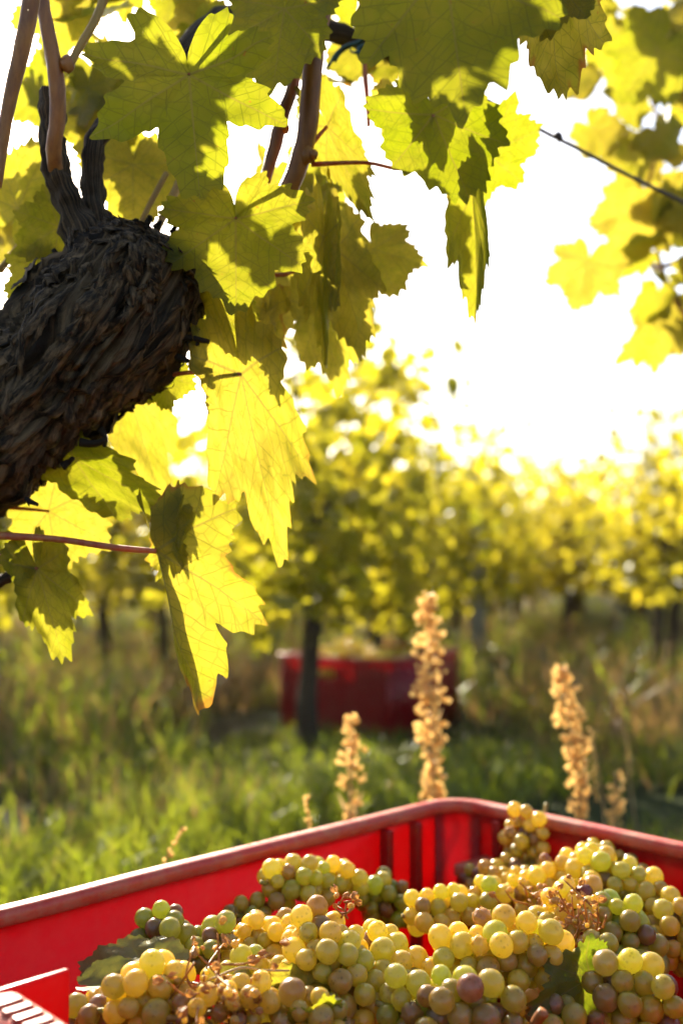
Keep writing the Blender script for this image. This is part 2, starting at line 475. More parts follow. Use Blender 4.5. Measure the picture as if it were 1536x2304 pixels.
def make_crate(label, M):
    root = bpy.data.objects.new('harvest_crate', None); root.empty_display_size = 0.1
    link(root, M @ Matrix.Translation((CU / 2, CV / 2, 0)))
    tag(root, label, 'crate')
    def P(name, me, par=root): return part(name, me, par, M)
    # rim swept round the mouth
    path = densify(rounded_rect(0, CU, 0, CV, 0.035))
    prof = []
    for cx, cz, a0 in ((0.006, CH - 0.005, 0), (-0.001, CH - 0.005, 90), (-0.001, CH - 0.008, 180), (0.006, CH - 0.008, 270)):
        for k in range(4):
            a = R(a0 + 30 * k); prof.append((cx + 0.005 * math.cos(a), cz + 0.005 * math.sin(a)))
    P('rim', mesh_from('crate_rim', *sweep(path, prof, 0.0012), M_RIM))
    z1 = CH - 0.010
    P('long_wall', box_mesh('crate_long_wall', (0.02, -0.0015, 0.004), (CU - 0.02, 0.0015, z1), M_CRATE, 0))
    P('long_wall', box_mesh('crate_long_wall', (0.02, CV - 0.0015, 0.004), (CU - 0.02, CV + 0.0015, z1), M_CRATE, 0))
    hole = (CV / 2 - 0.005, CV / 2 + 0.105, CH - 0.075, CH - 0.045)
    P('short_wall', wall_with_hole('crate_short_wall', 0, -0.0015, 0.02, CV - 0.02, 0.004, z1, hole, M_CRATE))
    P('short_wall', wall_with_hole('crate_short_wall', 0, CU - 0.0015, 0.02, CV - 0.02, 0.004, z1, hole, M_CRATE))
    P('floor', box_mesh('crate_floor', (0.004, 0.004, 0), (CU - 0.004, CV - 0.004, 0.004), M_CRATE, 0.001))
    # corner posts: quarter round pieces joining the walls
    for (cx, cy, a0) in ((0.035, 0.035, 180), (CU - 0.035, 0.035, 270), (CU - 0.035, CV - 0.035, 0), (0.035, CV - 0.035, 90)):
        V, F = [], []
        n = 6
        for k in range(n + 1):
            a = R(a0 + 90 * k / n)
            for r in (0.0340, 0.0372):
                for z in (0.003, z1): V.append((cx + r * math.cos(a), cy + r * math.sin(a), z))
        for k in range(n):
            b, c = k * 4, k * 4 + 4
            F += [(b, b + 1, c + 1, c), (b + 2, c + 2, c + 3, b + 3), (b + 1, b + 3, c + 3, c + 1), (b, c, c + 2, b + 2)]
        F += [(0, 2, 3, 1), (n * 4, n * 4 + 1, n * 4 + 3, n * 4 + 2)]
        P('corner_post', mesh_from('crate_corner_post', V, F, M_CRATE))
    # stiffening ribs inside the walls
    for u in (0.070, 0.112):
        P('rib', box_mesh('crate_rib', (u - 0.004, 0.002, 0.006), (u + 0.004, 0.013, z1 - 0.003), M_CRATE, 0.0015))
        P('rib', box_mesh('crate_rib', (u - 0.004, CV - 0.013, 0.006), (u + 0.004, CV - 0.002, z1 - 0.003), M_CRATE, 0.0015))
    for v in (0.060, 0.185, CV - 0.10):
        for s in (0, 1):
            u0, u1 = (0.002, 0.012) if s == 0 else (CU - 0.012, CU - 0.002)
            P('rib', box_mesh('crate_rib', (u0, v - 0.004, 0.006), (u1, v + 0.004, z1 - 0.003), M_CRATE, 0.0015))
    # stacking ledges: hollow steps near the corners of the short walls
    for s in (0, 1):
        u0, u1 = (0.004, 0.052) if s == 0 else (CU - 0.052, CU - 0.004)
        ld = P('stacking_ledge', box_mesh('crate_ledge', (u0, 0.040, CH - 0.062), (u1, 0.150, CH - 0.050), M_RIM, 0.003))
        f0, f1 = (0.047, 0.050) if s == 0 else (CU - 0.050, CU - 0.047)
        P('ledge_front', box_mesh('crate_ledge_front', (f0, 0.042, 0.02), (f1, 0.148, CH - 0.0625), M_CRATE, 0.0008), ld)
        for v in (0.043, 0.145):
            P('ledge_side', box_mesh('crate_ledge_side', (u0 + 0.001, v - 0.0015, 0.02), (u1 - 0.005, v + 0.0015, CH - 0.063), M_CRATE, 0.0006), ld)
    # grip bars with raised grooves on the short rims
    for s in (1,):
        u0, u1 = (-0.013, 0.0125) if s == 0 else (CU - 0.0125, CU + 0.013)
        g = P('grip', box_mesh('crate_grip', (u0, 0.150, CH - 0.028), (u1, CV - 0.10, CH + 0.008), M_RIM, 0.0075))
        for k in range(6):
            P('ridge', box_mesh('crate_ridge', (u0 + 0.005, 0.166 + 0.011 * k, CH + 0.0072), (u1 - 0.005, 0.172 + 0.011 * k, CH + 0.0098), M_RIM, 0.001), g)
    P('tab', box_mesh('crate_tab', (CU - 0.052, 0.135, CH - 0.05), (CU - 0.006, 0.140, CH + 0.0035), M_CRATE, 0.0012))
    return root

def frame(corner, du):
    """Crate frame: corner on the ground, du = direction of the long side, short side to its left seen from above... x, y, z columns."""
    x = Vector((du[0], du[1], 0)).normalized()
    y = Vector((-x.y, x.x, 0))
    return Matrix((( x.x, y.x, 0, corner[0]), (x.y, y.y, 0, corner[1]), (0, 0, 1, corner[2]), (0, 0, 0, 1)))

CRATE_M = frame((0.118, 1.055, 0.0), (-0.716, -0.698))
near_crate = make_crate('large red plastic crate heaped with gold grapes in the foreground', CRATE_M)
FAR_M = frame((0.17, 3.38, -0.055), (0.5, 0.87))
far_crate = make_crate('blurred red crate of grapes standing in the grass behind', FAR_M)

# ------------------------------------------------------------------ grapes
def berry_mesh(name, r, seed, wrinkle=0.0, stretch=1.05, mat=M_BERRY, sub=3, dot=True):
    bm = bmesh.new()
    bmesh.ops.create_icosphere(bm, subdivisions=sub, radius=1)
    for v in bm.verts:
        n = v.co.normalized()
        k = 1 + 0.035 * noise.noise(n * 1.3 + Vector((seed, 0, 0)))
        if wrinkle: k += wrinkle * (noise.noise(n * 3.1 + Vector((0, seed, 0))) - 0.25 * abs(noise.noise(n * 7 + Vector((seed, 1, 0)))))
        if dot and n.z > 0.965: k -= 0.10 * (n.z - 0.965) / 0.035
        v.co = Vector((n.x, n.y, n.z * stretch)) * r * k
    me = bpy.data.meshes.new(name); bm.to_mesh(me); bm.free()
    me.materials.append(mat)
    me.polygons.foreach_set('use_smooth', [True] * len(me.polygons))
    return me
BERRIES = [berry_mesh('berry_%s' % w, 1.0, i, 0, (1.0, .97, 1.03)[i]) for i, w in enumerate(('round', 'plump', 'oval'))]
RAISINS = [berry_mesh('raisin_%s' % w, 0.8, i, 0.35, 1.1) for i, w in enumerate(('small', 'long'))]
ROTTEN = [berry_mesh('rotten', 0.85, 5, 0.22, 1.05, M_ROT)]

# (a px, a py, a depth), (b px, b py, b depth), berries, half width m, (gold, purple, speckle), radius mm, raisins, label
BUNCHES = [
 ((500, 2215, .660), (590, 2200, .665), 26, .022, (.55, .40, .4), 7.2, 2, 'dusky bunch in the gap behind the bare orange stalks'),
 ((1224, 1838, .985), (1200, 1960, .965), 38, .020, (.95, .12, .3), 7.3, 0, 'gold grape bunch standing upright against the back of the red crate'),
 ((1090, 1995, .955), (1150, 1985, .955), 14, .017, (.5, .35, .2), 7.0, 0, 'dusky grape bunch at the foot of the upright gold bunch'),
 ((625, 1990, .815), (800, 1975, .86), 48, .030, (.60, .0, .2), 7.6, 0, 'yellow green grape bunch highest beside the long red wall'),
 ((830, 2010, .875), (900, 2045, .885), 34, .027, (.12, .12, .3), 7.6, 1, 'shaded green grape bunch right of the yellow green one'),
 ((540, 2060, .80), (590, 2045, .82), 14, .018, (.35, .35, .4), 7.2, 1, 'small dusky bunch tucked against the long red wall'),
 ((345, 2110, .735), (500, 2125, .715), 40, .031, (.25, .42, .5), 7.9, 1, 'purplish green grape bunch leaning on the long red wall'),
 ((560, 2110, .735), (665, 2120, .72), 34, .026, (.95, .05, .3), 7.4, 0, 'golden grape bunch between the purplish bunch and the big centre bunch'),
 ((700, 2110, .665), (800, 2260, .625), 62, .036, (.88, .02, .8), 8.1, 2, 'big pale gold bunch sprawling in the middle of the heap'),
 ((840, 2130, .69), (930, 2240, .645), 40, .030, (.80, .10, .8), 8.0, 1, 'speckled gold bunch right of the big sprawling bunch'),
 ((1000, 2160, .665), (1220, 2140, .655), 58, .034, (.85, .02, .9), 8.2, 0, 'brightest speckled yellow bunch above the green leaf in the crate'),
 ((940, 2060, .80), (1130, 2010, .83), 46, .026, (.82, .02, .3), 7.5, 1, 'yellow grape bunch lying behind the brightest speckled one'),
 ((1175, 2010, .86), (1340, 1945, .88), 52, .032, (.90, .02, .25), 7.6, 0, 'long gold grape bunch rising toward the right wall'),
 ((1320, 1960, .84), (1450, 2010, .81), 46, .031, (.72, .06, .3), 7.9, 0, 'gold grape bunch topmost on the right of the heap'),
 ((1250, 2060, .75), (1330, 2050, .76), 34, .028, (.95, .10, .5), 7.6, 4, 'gold bunch with dried brown stalks above the rotten berries'),
 ((1380, 2080, .76), (1440, 2170, .735), 44, .030, (.35, .22, .3), 7.9, 0, 'olive shaded grape bunch hanging down on the right of the heap'),
 ((1500, 2060, .79), (1540, 2150, .76), 40, .027, (.95, .15, .3), 7.6, 1, 'orange gold grape bunch at the right edge of the picture'),
 ((1420, 1930, .935), (1500, 1965, .92), 26, .024, (.45, .35, .2), 7.3, 0, 'dusky grape bunch below the grip hole of the crate'),
 ((270, 2270, .60), (385, 2235, .605), 30, .028, (.90, .06, .9), 8.0, 1, 'yellow bunch with brown blotches at the lower left of the heap'),
 ((420, 2290, .585), (590, 2255, .60), 34, .026, (.98, .22, .8), 6.6, 10, 'withered orange bunch with bare stalks left of the big centre bunch'),
 ((640, 2290, .60), (760, 2310, .595), 26, .024, (.75, .35, .6), 7.8, 3, 'brownish bunch at the lower edge under the big sprawling bunch'),
 ((900, 2270, .615), (1120, 2280, .605), 48, .028, (.45, .36, .8), 8.2, 3, 'shaded grey gold bunch at the lower edge below the speckled bunches'),
 ((1380, 2230, .645), (1500, 2270, .63), 40, .032, (.45, .22, .6), 8.3, 1, 'shaded bunch with large single berries at the lower right corner'),
 ((1340, 2140, .70), (1330, 2240, .665), 26, .024, (.55, .45, .5), 7.4, 2, 'pinkish brown bunch between the green leaf and the olive bunch'),
 ((175, 2295, .615), (240, 2300, .605), 12, .018, (.2, .85, .3), 7.4, 4, 'dark purple bunch in the shade beside the crate grip'),
 ((1240, 2300, .63), (1320, 2310, .63), 20, .024, (.55, .25, .5), 7.9, 1, 'olive bunch at the lower edge right of the broken stalk'),
]
SIDE = {2: (0.0, 0.0)}
def bunch_points(a, b, n, w, r, seed):
    rng = np.random.default_rng(seed)
    A, B = np.array(a), np.array(b)
    t = rng.random(n) ** 1.15
    d = rng.normal(size=(n, 3)); d /= np.linalg.norm(d, axis=1)[:, None]
    rad = w * (1.0 - 0.45 * t)[:, None] * rng.random((n, 1)) ** 0.4
    return A + (B - A) * t[:, None] + d * rad, A + (B - A) * t[:, None]

def build_grapes():
    C, AX, RAD, OWN = [], [], [], []
    specs = list(BUNCHES)
    Minv = np.array(CRATE_M.inverted())
    for i, s in enumerate(specs):
        a, b = at(*s[0]), at(*s[1])
        rr = s[5] * 0.00096
        p, ax = bunch_points(a, b, s[2], s[3], rr, 100 + i)
        C.append(p); AX.append(ax); OWN += [i] * s[2]
        RAD.append(rr * np.random.default_rng(i).uniform(0.78, 1.10, s[2]))
    # a lower layer that carries the heap
    rng = np.random.default_rng(5)
    low = []
    for gu in range(5):
        for gv in range(4):
            u, v = 0.075 + gu * 0.112 + rng.uniform(-.02, .02), 0.07 + gv * 0.105 + rng.uniform(-.02, .02)
            if gv == 0 and gu == 0: z = .14
            else: z = (.150, .170, .182, .190)[gv] + rng.uniform(-.008, .008)
            a = rng.uniform(0, 6.28)
            p0 = CRATE_M @ Vector((u - .045 * math.cos(a), v - .045 * math.sin(a), z))
            p1 = CRATE_M @ Vector((u + .045 * math.cos(a), v + .045 * math.sin(a), z))
            k = len(specs) + len(low)
            col = (rng.uniform(.3, .8), rng.uniform(.30, .70), .6)  # extra purple-brown puts shade into the skin colour of the lower layer
            low.append((None, None, 40, .030, col, 7.8, 2, None))
            p, ax = bunch_points(p0, p1, 40, .030, .0078, 300 + k)
            C.append(p); AX.append(ax); OWN += [k] * 40
            RAD.append(.0078 * rng.uniform(0.86, 1.08, 40))
    specs += low
    C = np.vstack(C); AX = np.vstack(AX); RAD = np.concatenate(RAD); OWN = np.array(OWN)
    n = len(C)
    for it in range(60):
        D = C[:, None, :] - C[None, :, :]
        L = np.sqrt((D ** 2).sum(-1)) + np.eye(n)
        want = (RAD[:, None] + RAD[None, :]) * 0.965
        over = np.where(L < want, want - L, 0) * (1 - np.eye(n))
        push = (D / L[..., None] * over[..., None]).sum(1) * 0.34
        C = C + push + (AX - C) * (0.035 if it < 45 else 0.004)
        loc = C @ Minv[:3, :3].T + Minv[:3, 3]
        loc[:, 0] = np.clip(loc[:, 0], RAD + .006, CU - RAD - .006)
        loc[:, 1] = np.clip(loc[:, 1], RAD + .004, CV - RAD - .004)
        loc[:, 2] = np.maximum(loc[:, 2], RAD + .006)
        inl = (loc[:, 0] < .055 + RAD) & (loc[:, 1] > .035) & (loc[:, 1] < .155) & (loc[:, 2] < CH - .05)
        loc[inl, 0] = .055 + RAD[inl]
        C = loc @ np.array(CRATE_M)[:3, :3].T + np.array(CRATE_M)[:3, 3]
    lowlabels = {}
    for i, s in enumerate(specs):
        idx = np.where(OWN == i)[0]
        mid = Vector(C[idx].mean(0)); mid.z = C[idx][:, 2].min()
        lab = s[7]
        grp = 'grape bunches heaped in the near crate'
        if lab is None:
            lab = 'shaded grape bunch in the lower layer, half buried under the heap'
            grp = 'buried grape bunches of the lower layer'
        root = thing('grape_bunch', lab, 'grapes', mid, grp)
        rng = np.random.default_rng(900 + i)
        gold, pur, spk = s[4]
        ax = AX[idx]
        cen = C[idx].mean(0)
        rais = set(rng.choice(len(idx), min(s[6] + 2, len(idx)), replace=False).tolist())
        for q, k in enumerate(idx):
            p = Vector(C[k])
            out = (p - Vector(ax[q]))
            out = out.normalized() if out.length > 1e-5 else Vector((0, 0, 1))
            rot = out.to_track_quat('Z', 'Y').to_matrix().to_4x4() @ Matrix.Rotation(rng.uniform(0, 6.28), 4, 'Z')
            me = RAISINS[q % 2] if q in rais else BERRIES[int(rng.integers(3))]
            if s[7] and 'rotten' in s[7] and q in rais: me = ROTTEN[0]
            o = bpy.data.objects.new('berry', me)
            link(o, Matrix.Translation(p) @ rot @ Matrix.Diagonal((RAD[k] * rng.uniform(.92, 1.04), RAD[k] * rng.uniform(.94, 1.06), RAD[k], 1)), root)
            if q in rais: o.color = (0.9, rng.uniform(.5, .95), .5, 1)
            else: o.color = (min(1, max(0, gold + rng.normal() * .20)), min(1, max(0, pur + rng.normal() * .14 + (rng.uniform(.3, .7) if rng.random() < .13 else 0))), spk * rng.uniform(.4, 1), 1)
        # stalk with pedicels
        V, F = [], []
        def add(vf):
            b = len(V); V.extend(vf[0]); F.extend([tuple(x + b for x in f) for f in vf[1]])
        a0, a1 = ax[np.argmin(np.linalg.norm(ax - ax[0], axis=1))], None
        order = np.argsort(ax @ (ax[-1] - ax[0] + 1e-9))
        lo_, hi_ = ax[order[0]], ax[order[-1]]
        if s[7]:
            aw, bw = at(*s[0]), at(*s[1])
        else:
            aw, bw = Vector(lo_), Vector(hi_)
        d0 = (aw - bw).normalized()
        st = aw + d0 * (s[3] * 0.55) + Vector((0, 0, .003))
        add(tube(catmull([(*st, .0019), (*aw, .0020), (*((aw + bw) / 2), .0016), (*bw, .0009)], 4), 6))
        for q, k in enumerate(idx[::2]):
            p = Vector(C[k]); x = Vector(ax[q * 2])
            add(tube([(*x, .0009), (*((p + x) / 2 + Vector((0, 0, .002))), .0007), (*p, .0008)], 4, cap=False))
        part('stem', mesh_from('grape_stalk', V, F, M_RACHIS), root)
    return C, RAD
HEAP_C, HEAP_R = build_grapes()

# grapes of the far crate
def far_grapes():
    labels = ['blurred yellow bunch at the left end of the far crate', 'blurred gold bunch in the middle of the far crate', 'blurred green bunch at the front corner of the far crate',
              'blurred green gold bunch at the right end of the far crate', 'blurred bunch at the back of the far crate', 'blurred pale bunch heaped highest in the far crate']
    spots = [(.10, .34, .282), (.27, .25, .295), (.13, .14, .275), (.46, .18, .285), (.46, .36, .282), (.30, .37, .30)]
    for i, (u, v, z) in enumerate(spots):
        c = FAR_M @ Vector((u, v, z))
        root = thing('grape_bunch', labels[i], 'grapes', c - Vector((0, 0, .03)), 'grape bunches in the far crate')
        rng = np.random.default_rng(40 + i)
        a = rng.uniform(0, 3)
        P, _ = bunch_points(c - Vector((.06 * math.cos(a), .06 * math.sin(a), 0)), c + Vector((.06 * math.cos(a), .06 * math.sin(a), 0)), 45, .05, .008, 60 + i)
        for q in range(45):
            o = bpy.data.objects.new('berry', BERRIES[q % 3])
            link(o, Matrix.Translation(P[q]) @ Matrix.Scale(.009, 4), root)
            o.color = (rng.uniform(.3, 1), rng.uniform(0, .2), .2, 1)
    # lower fill under the bunches
    V, F = [], []
    me = bpy.data.meshes.new('heap')
    bm = bmesh.new()
    rng = np.random.default_rng(3)
    for k in range(1300):
        p = FAR_M @ Vector((rng.uniform(.02, CU - .02), rng.uniform(.02, CV - .02), rng.uniform(.03, .286)))
        bmesh.ops.create_icosphere(bm, subdivisions=1, radius=.013, matrix=Matrix.Translation(p))
    bm.to_mesh(me); bm.free(); me.materials.append(M_BERRY)
    o = part('grape_heap', me, None)
    o.color = (.6, .15, .3, 1)
    tag(o, 'loose heap of shaded grapes under the bunches in the far crate', 'grapes', kind='stuff')
far_grapes()

# ------------------------------------------------------------------ vine leaves
def outline(theta, seed, deep=0.5, teeth=1.0):
    """Radius of a five lobed toothed vine leaf for each angle (0 = tip)."""
    rng = np.random.default_rng(seed)
    out = np.full_like(theta, 0.20)
    spec = []
    wmul = 1.0 - 0.50 * deep
    for a, l, w in ((0, 1.0, .50), (50, .86, .47), (-50, .86, .47), (103, .74, .46), (-103, .74, .46), (143, .58, .36), (-143, .58, .36)):
        spec.append((R(a + rng.normal() * 3.5), l * (1 + rng.normal() * .05), w * wmul * (1 + rng.normal() * .07)))
    for a, l, w in spec:
        ph = (theta - a + math.pi) % (2 * math.pi) - math.pi
        h, A, B = .47 * l, .53 * l, w * l
        c, s = np.cos(ph), np.sin(ph)
        qa = (c / A) ** 2 + (s / B) ** 2
        qb = -2 * c * h / A ** 2
        qc = (h / A) ** 2 - 1
        t = (-qb + np.sqrt(np.maximum(qb * qb - 4 * qa * qc, 0))) / (2 * qa)
        t = t * (1 + .06 * np.exp(-(ph / .10) ** 2))
        out = np.maximum(out, t)
    k = 0
    x = (theta + math.pi) / (2 * math.pi)
    ph1 = x * 17 + rng.random() + .12 * np.sin(x * 31 + rng.random() * 6)
    ph2 = x * 41 + rng.random() + .25 * np.sin(x * 23 + rng.random() * 6)
    saw = lambda p: np.where((p % 1) < .62, (p % 1) / .62, (1 - p % 1) / .38)
    tt = (saw(ph1) ** 1.3 - .5) * .10 + (saw(ph2) ** 1.2 - .5) * .10
    pet = np.clip((math.pi - np.abs(theta)) / .5, 0, 1)
    out = out * (1 + teeth * tt * (0.3 + .7 * pet))
    return out * (0.35 + .65 * np.clip((math.pi - np.abs(theta)) / .28, 0, 1) ** .7), spec[:5]

def leaf_mesh(name, L, seed, deep=.5, wx=1.0, fold=0.0, kx=0.0, ky=0.0, wave=.05, twist=0.0, droop=0.0, NA=236, NR=20, mat=M_LEAF, teeth=.85):
    """Leaf in its own frame: petiole junction at the origin, tip along +y, upper side +z. L = length of the middle lobe."""
    base = np.linspace(-math.pi, math.pi, NA, endpoint=False) + math.pi / NA
    _, spec = outline(base, seed, deep, teeth)
    th = np.sort(np.concatenate([base, [s[0] for s in spec]]))
    NA = len(th)
    Rr, spec = outline(th, seed, deep, teeth)
    rr = (np.arange(1, NR + 1) / NR) ** .85
    X = (rr[:, None] * (Rr * np.sin(th))[None, :])
    Y = (rr[:, None] * (Rr * np.cos(th))[None, :])
    fx = np.concatenate([[0], X.ravel()]); fy = np.concatenate([[0], Y.ravel()])
    rim = np.concatenate([[0], np.repeat(rr, NA)])
    # undulation, quilting between the veins
    z = np.zeros_like(fx)
    for i in range(len(fx)):
        q = Vector((fx[i] * 1.9, fy[i] * 1.9, seed * 3.7))
        z[i] = wave * 1.6 * noise.noise(q) * min(1, rim[i] * 1.3) + wave * .6 * noise.noise(q * 2.7) * rim[i] ** 1.5
    veins_pts = np.stack([np.sin([s[0] for s in spec]), np.cos([s[0] for s in spec])], 1)
    dist = np.min(np.abs(fx[:, None] * veins_pts[None, :, 1] - fy[:, None] * veins_pts[None, :, 0]) + 10 * (fx[:, None] * veins_pts[None, :, 0] + fy[:, None] * veins_pts[None, :, 1] < 0), axis=1)
    z += .10 * np.minimum(dist, .25) * (1 if wave else 0)
    x, y = fx * wx, fy.copy()
    # fold along the midrib
    if fold:
        x, z = x * math.cos(fold) - np.sign(x) * z * math.sin(fold) * 0, z + np.abs(x) * math.sin(fold)
    if abs(kx) > 1e-4:
        x, z = np.sin(kx * x) / kx - z * np.sin(kx * x), (1 - np.cos(kx * x)) / kx + z * np.cos(kx * x)
    if droop:
        # side lobes hang: bend toward the tip direction
        y = y + droop * x * x
    if abs(ky) > 1e-4:
        y, z = np.sin(ky * y) / ky - z * np.sin(ky * y), (1 - np.cos(ky * y)) / ky + z * np.cos(ky * y)
    if twist:
        c, s = np.cos(twist * y), np.sin(twist * y)
        x, z = x * c - z * s, x * s + z * c
    V = np.stack([x, y, z], 1) * L
    F, U1, U2 = [], [], []
    def sector(m):
        best = 0
        bd = 9
        for k, s in enumerate(spec):
            d = abs((m - s[0] + math.pi) % (2 * math.pi) - math.pi)
            if d < bd: bd, best = d, k
        return best
    S = [sector(th[i] + .5 * (((th[(i + 1) % NA] - th[i]) + math.pi) % (2 * math.pi) - math.pi)) for i in range(NA)]
    vi = lambda j, i: 1 + j * NA + (i % NA)
    uvs1, uvs2 = [], []
    for i in range(NA):
        a = spec[S[i]][0]
        sa, ca = math.sin(a), math.cos(a)
        for j in range(-1, NR - 1):
            f = (0, vi(0, i + 1), vi(0, i)) if j < 0 else (vi(j, i), vi(j, i + 1), vi(j + 1, i + 1), vi(j + 1, i))
            if j < 0: f = (0, vi(0, i), vi(0, i + 1))
            else: f = (vi(j, i + 1), vi(j, i), vi(j + 1, i), vi(j + 1, i + 1))
            f = f[::-1]
            F.append(f)
            for k in f:
                uvs1 += [fx[k] * sa + fy[k] * ca, fx[k] * ca - fy[k] * sa]
                uvs2 += [fx[k] * .5 + .5, fy[k] * .5 + .5]
    me = mesh_from(name, V, F, mat)
    a = me.uv_layers.new(name='veins'); a.data.foreach_set('uv', uvs1)
    b = me.uv_layers.new(name='flat'); b.data.foreach_set('uv', uvs2)
    at_ = me.attributes.new('rim', 'FLOAT', 'POINT'); at_.data.foreach_set('value', rim)
    return me

def leaf_frame(J, T, roll=0.0, face=None):
    """Frame whose y runs from J to T and whose z faces the camera (or face), rolled about y (degrees)."""
    y = (T - J).normalized()
    z = (face or (CAM_P - J)).normalized()
    x = y.cross(z).normalized()
    z = x.cross(y)
    m = Matrix(((x.x, y.x, z.x, J.x), (x.y, y.y, z.y, J.y), (x.z, y.z, z.z, J.z), (0, 0, 0, 1)))
    return m @ Matrix.Rotation(R(roll), 4, 'Y')

def hero(parent, j, t, yel=.5, brown=.0, roll=0, pet=None, pw=9, size=None, flip=False, name='leaf', mat=M_LEAF, **kw):
    """A leaf from its junction j = (px, py, depth) to its tip t; pet = rows px, py, depth of its stalk towards the cane."""
    J, T = at(*j), at(*t)
    L = size or (T - J).length * 1.03
    me = leaf_mesh('vine_leaf', L, mat=mat, **kw)
    M = leaf_frame(J, T, roll + (180 if flip else 0))
    o = part(name, me, parent, M)
    o.color = (yel, brown, 0, 1)
    if pet:
        ctrl = [(j[0], j[1], j[2], pw * .8)] + [(a, b, d, pw) for a, b, d in pet]
        ctrl[-1] = (*ctrl[-1][:3], pw * 1.35)
        V, F = px_tube(ctrl, 5, sides=7)
        part('petiole', mesh_from('leaf_petiole', V, F, M_PETIOLE), o)
    return o

# ------------------------------------------------------------------ the near vine
vine = thing('grapevine', 'gnarled old grapevine with shaggy bark and backlit leaves overhanging the crate', 'vine', (-0.62, 0.86, 0.0))

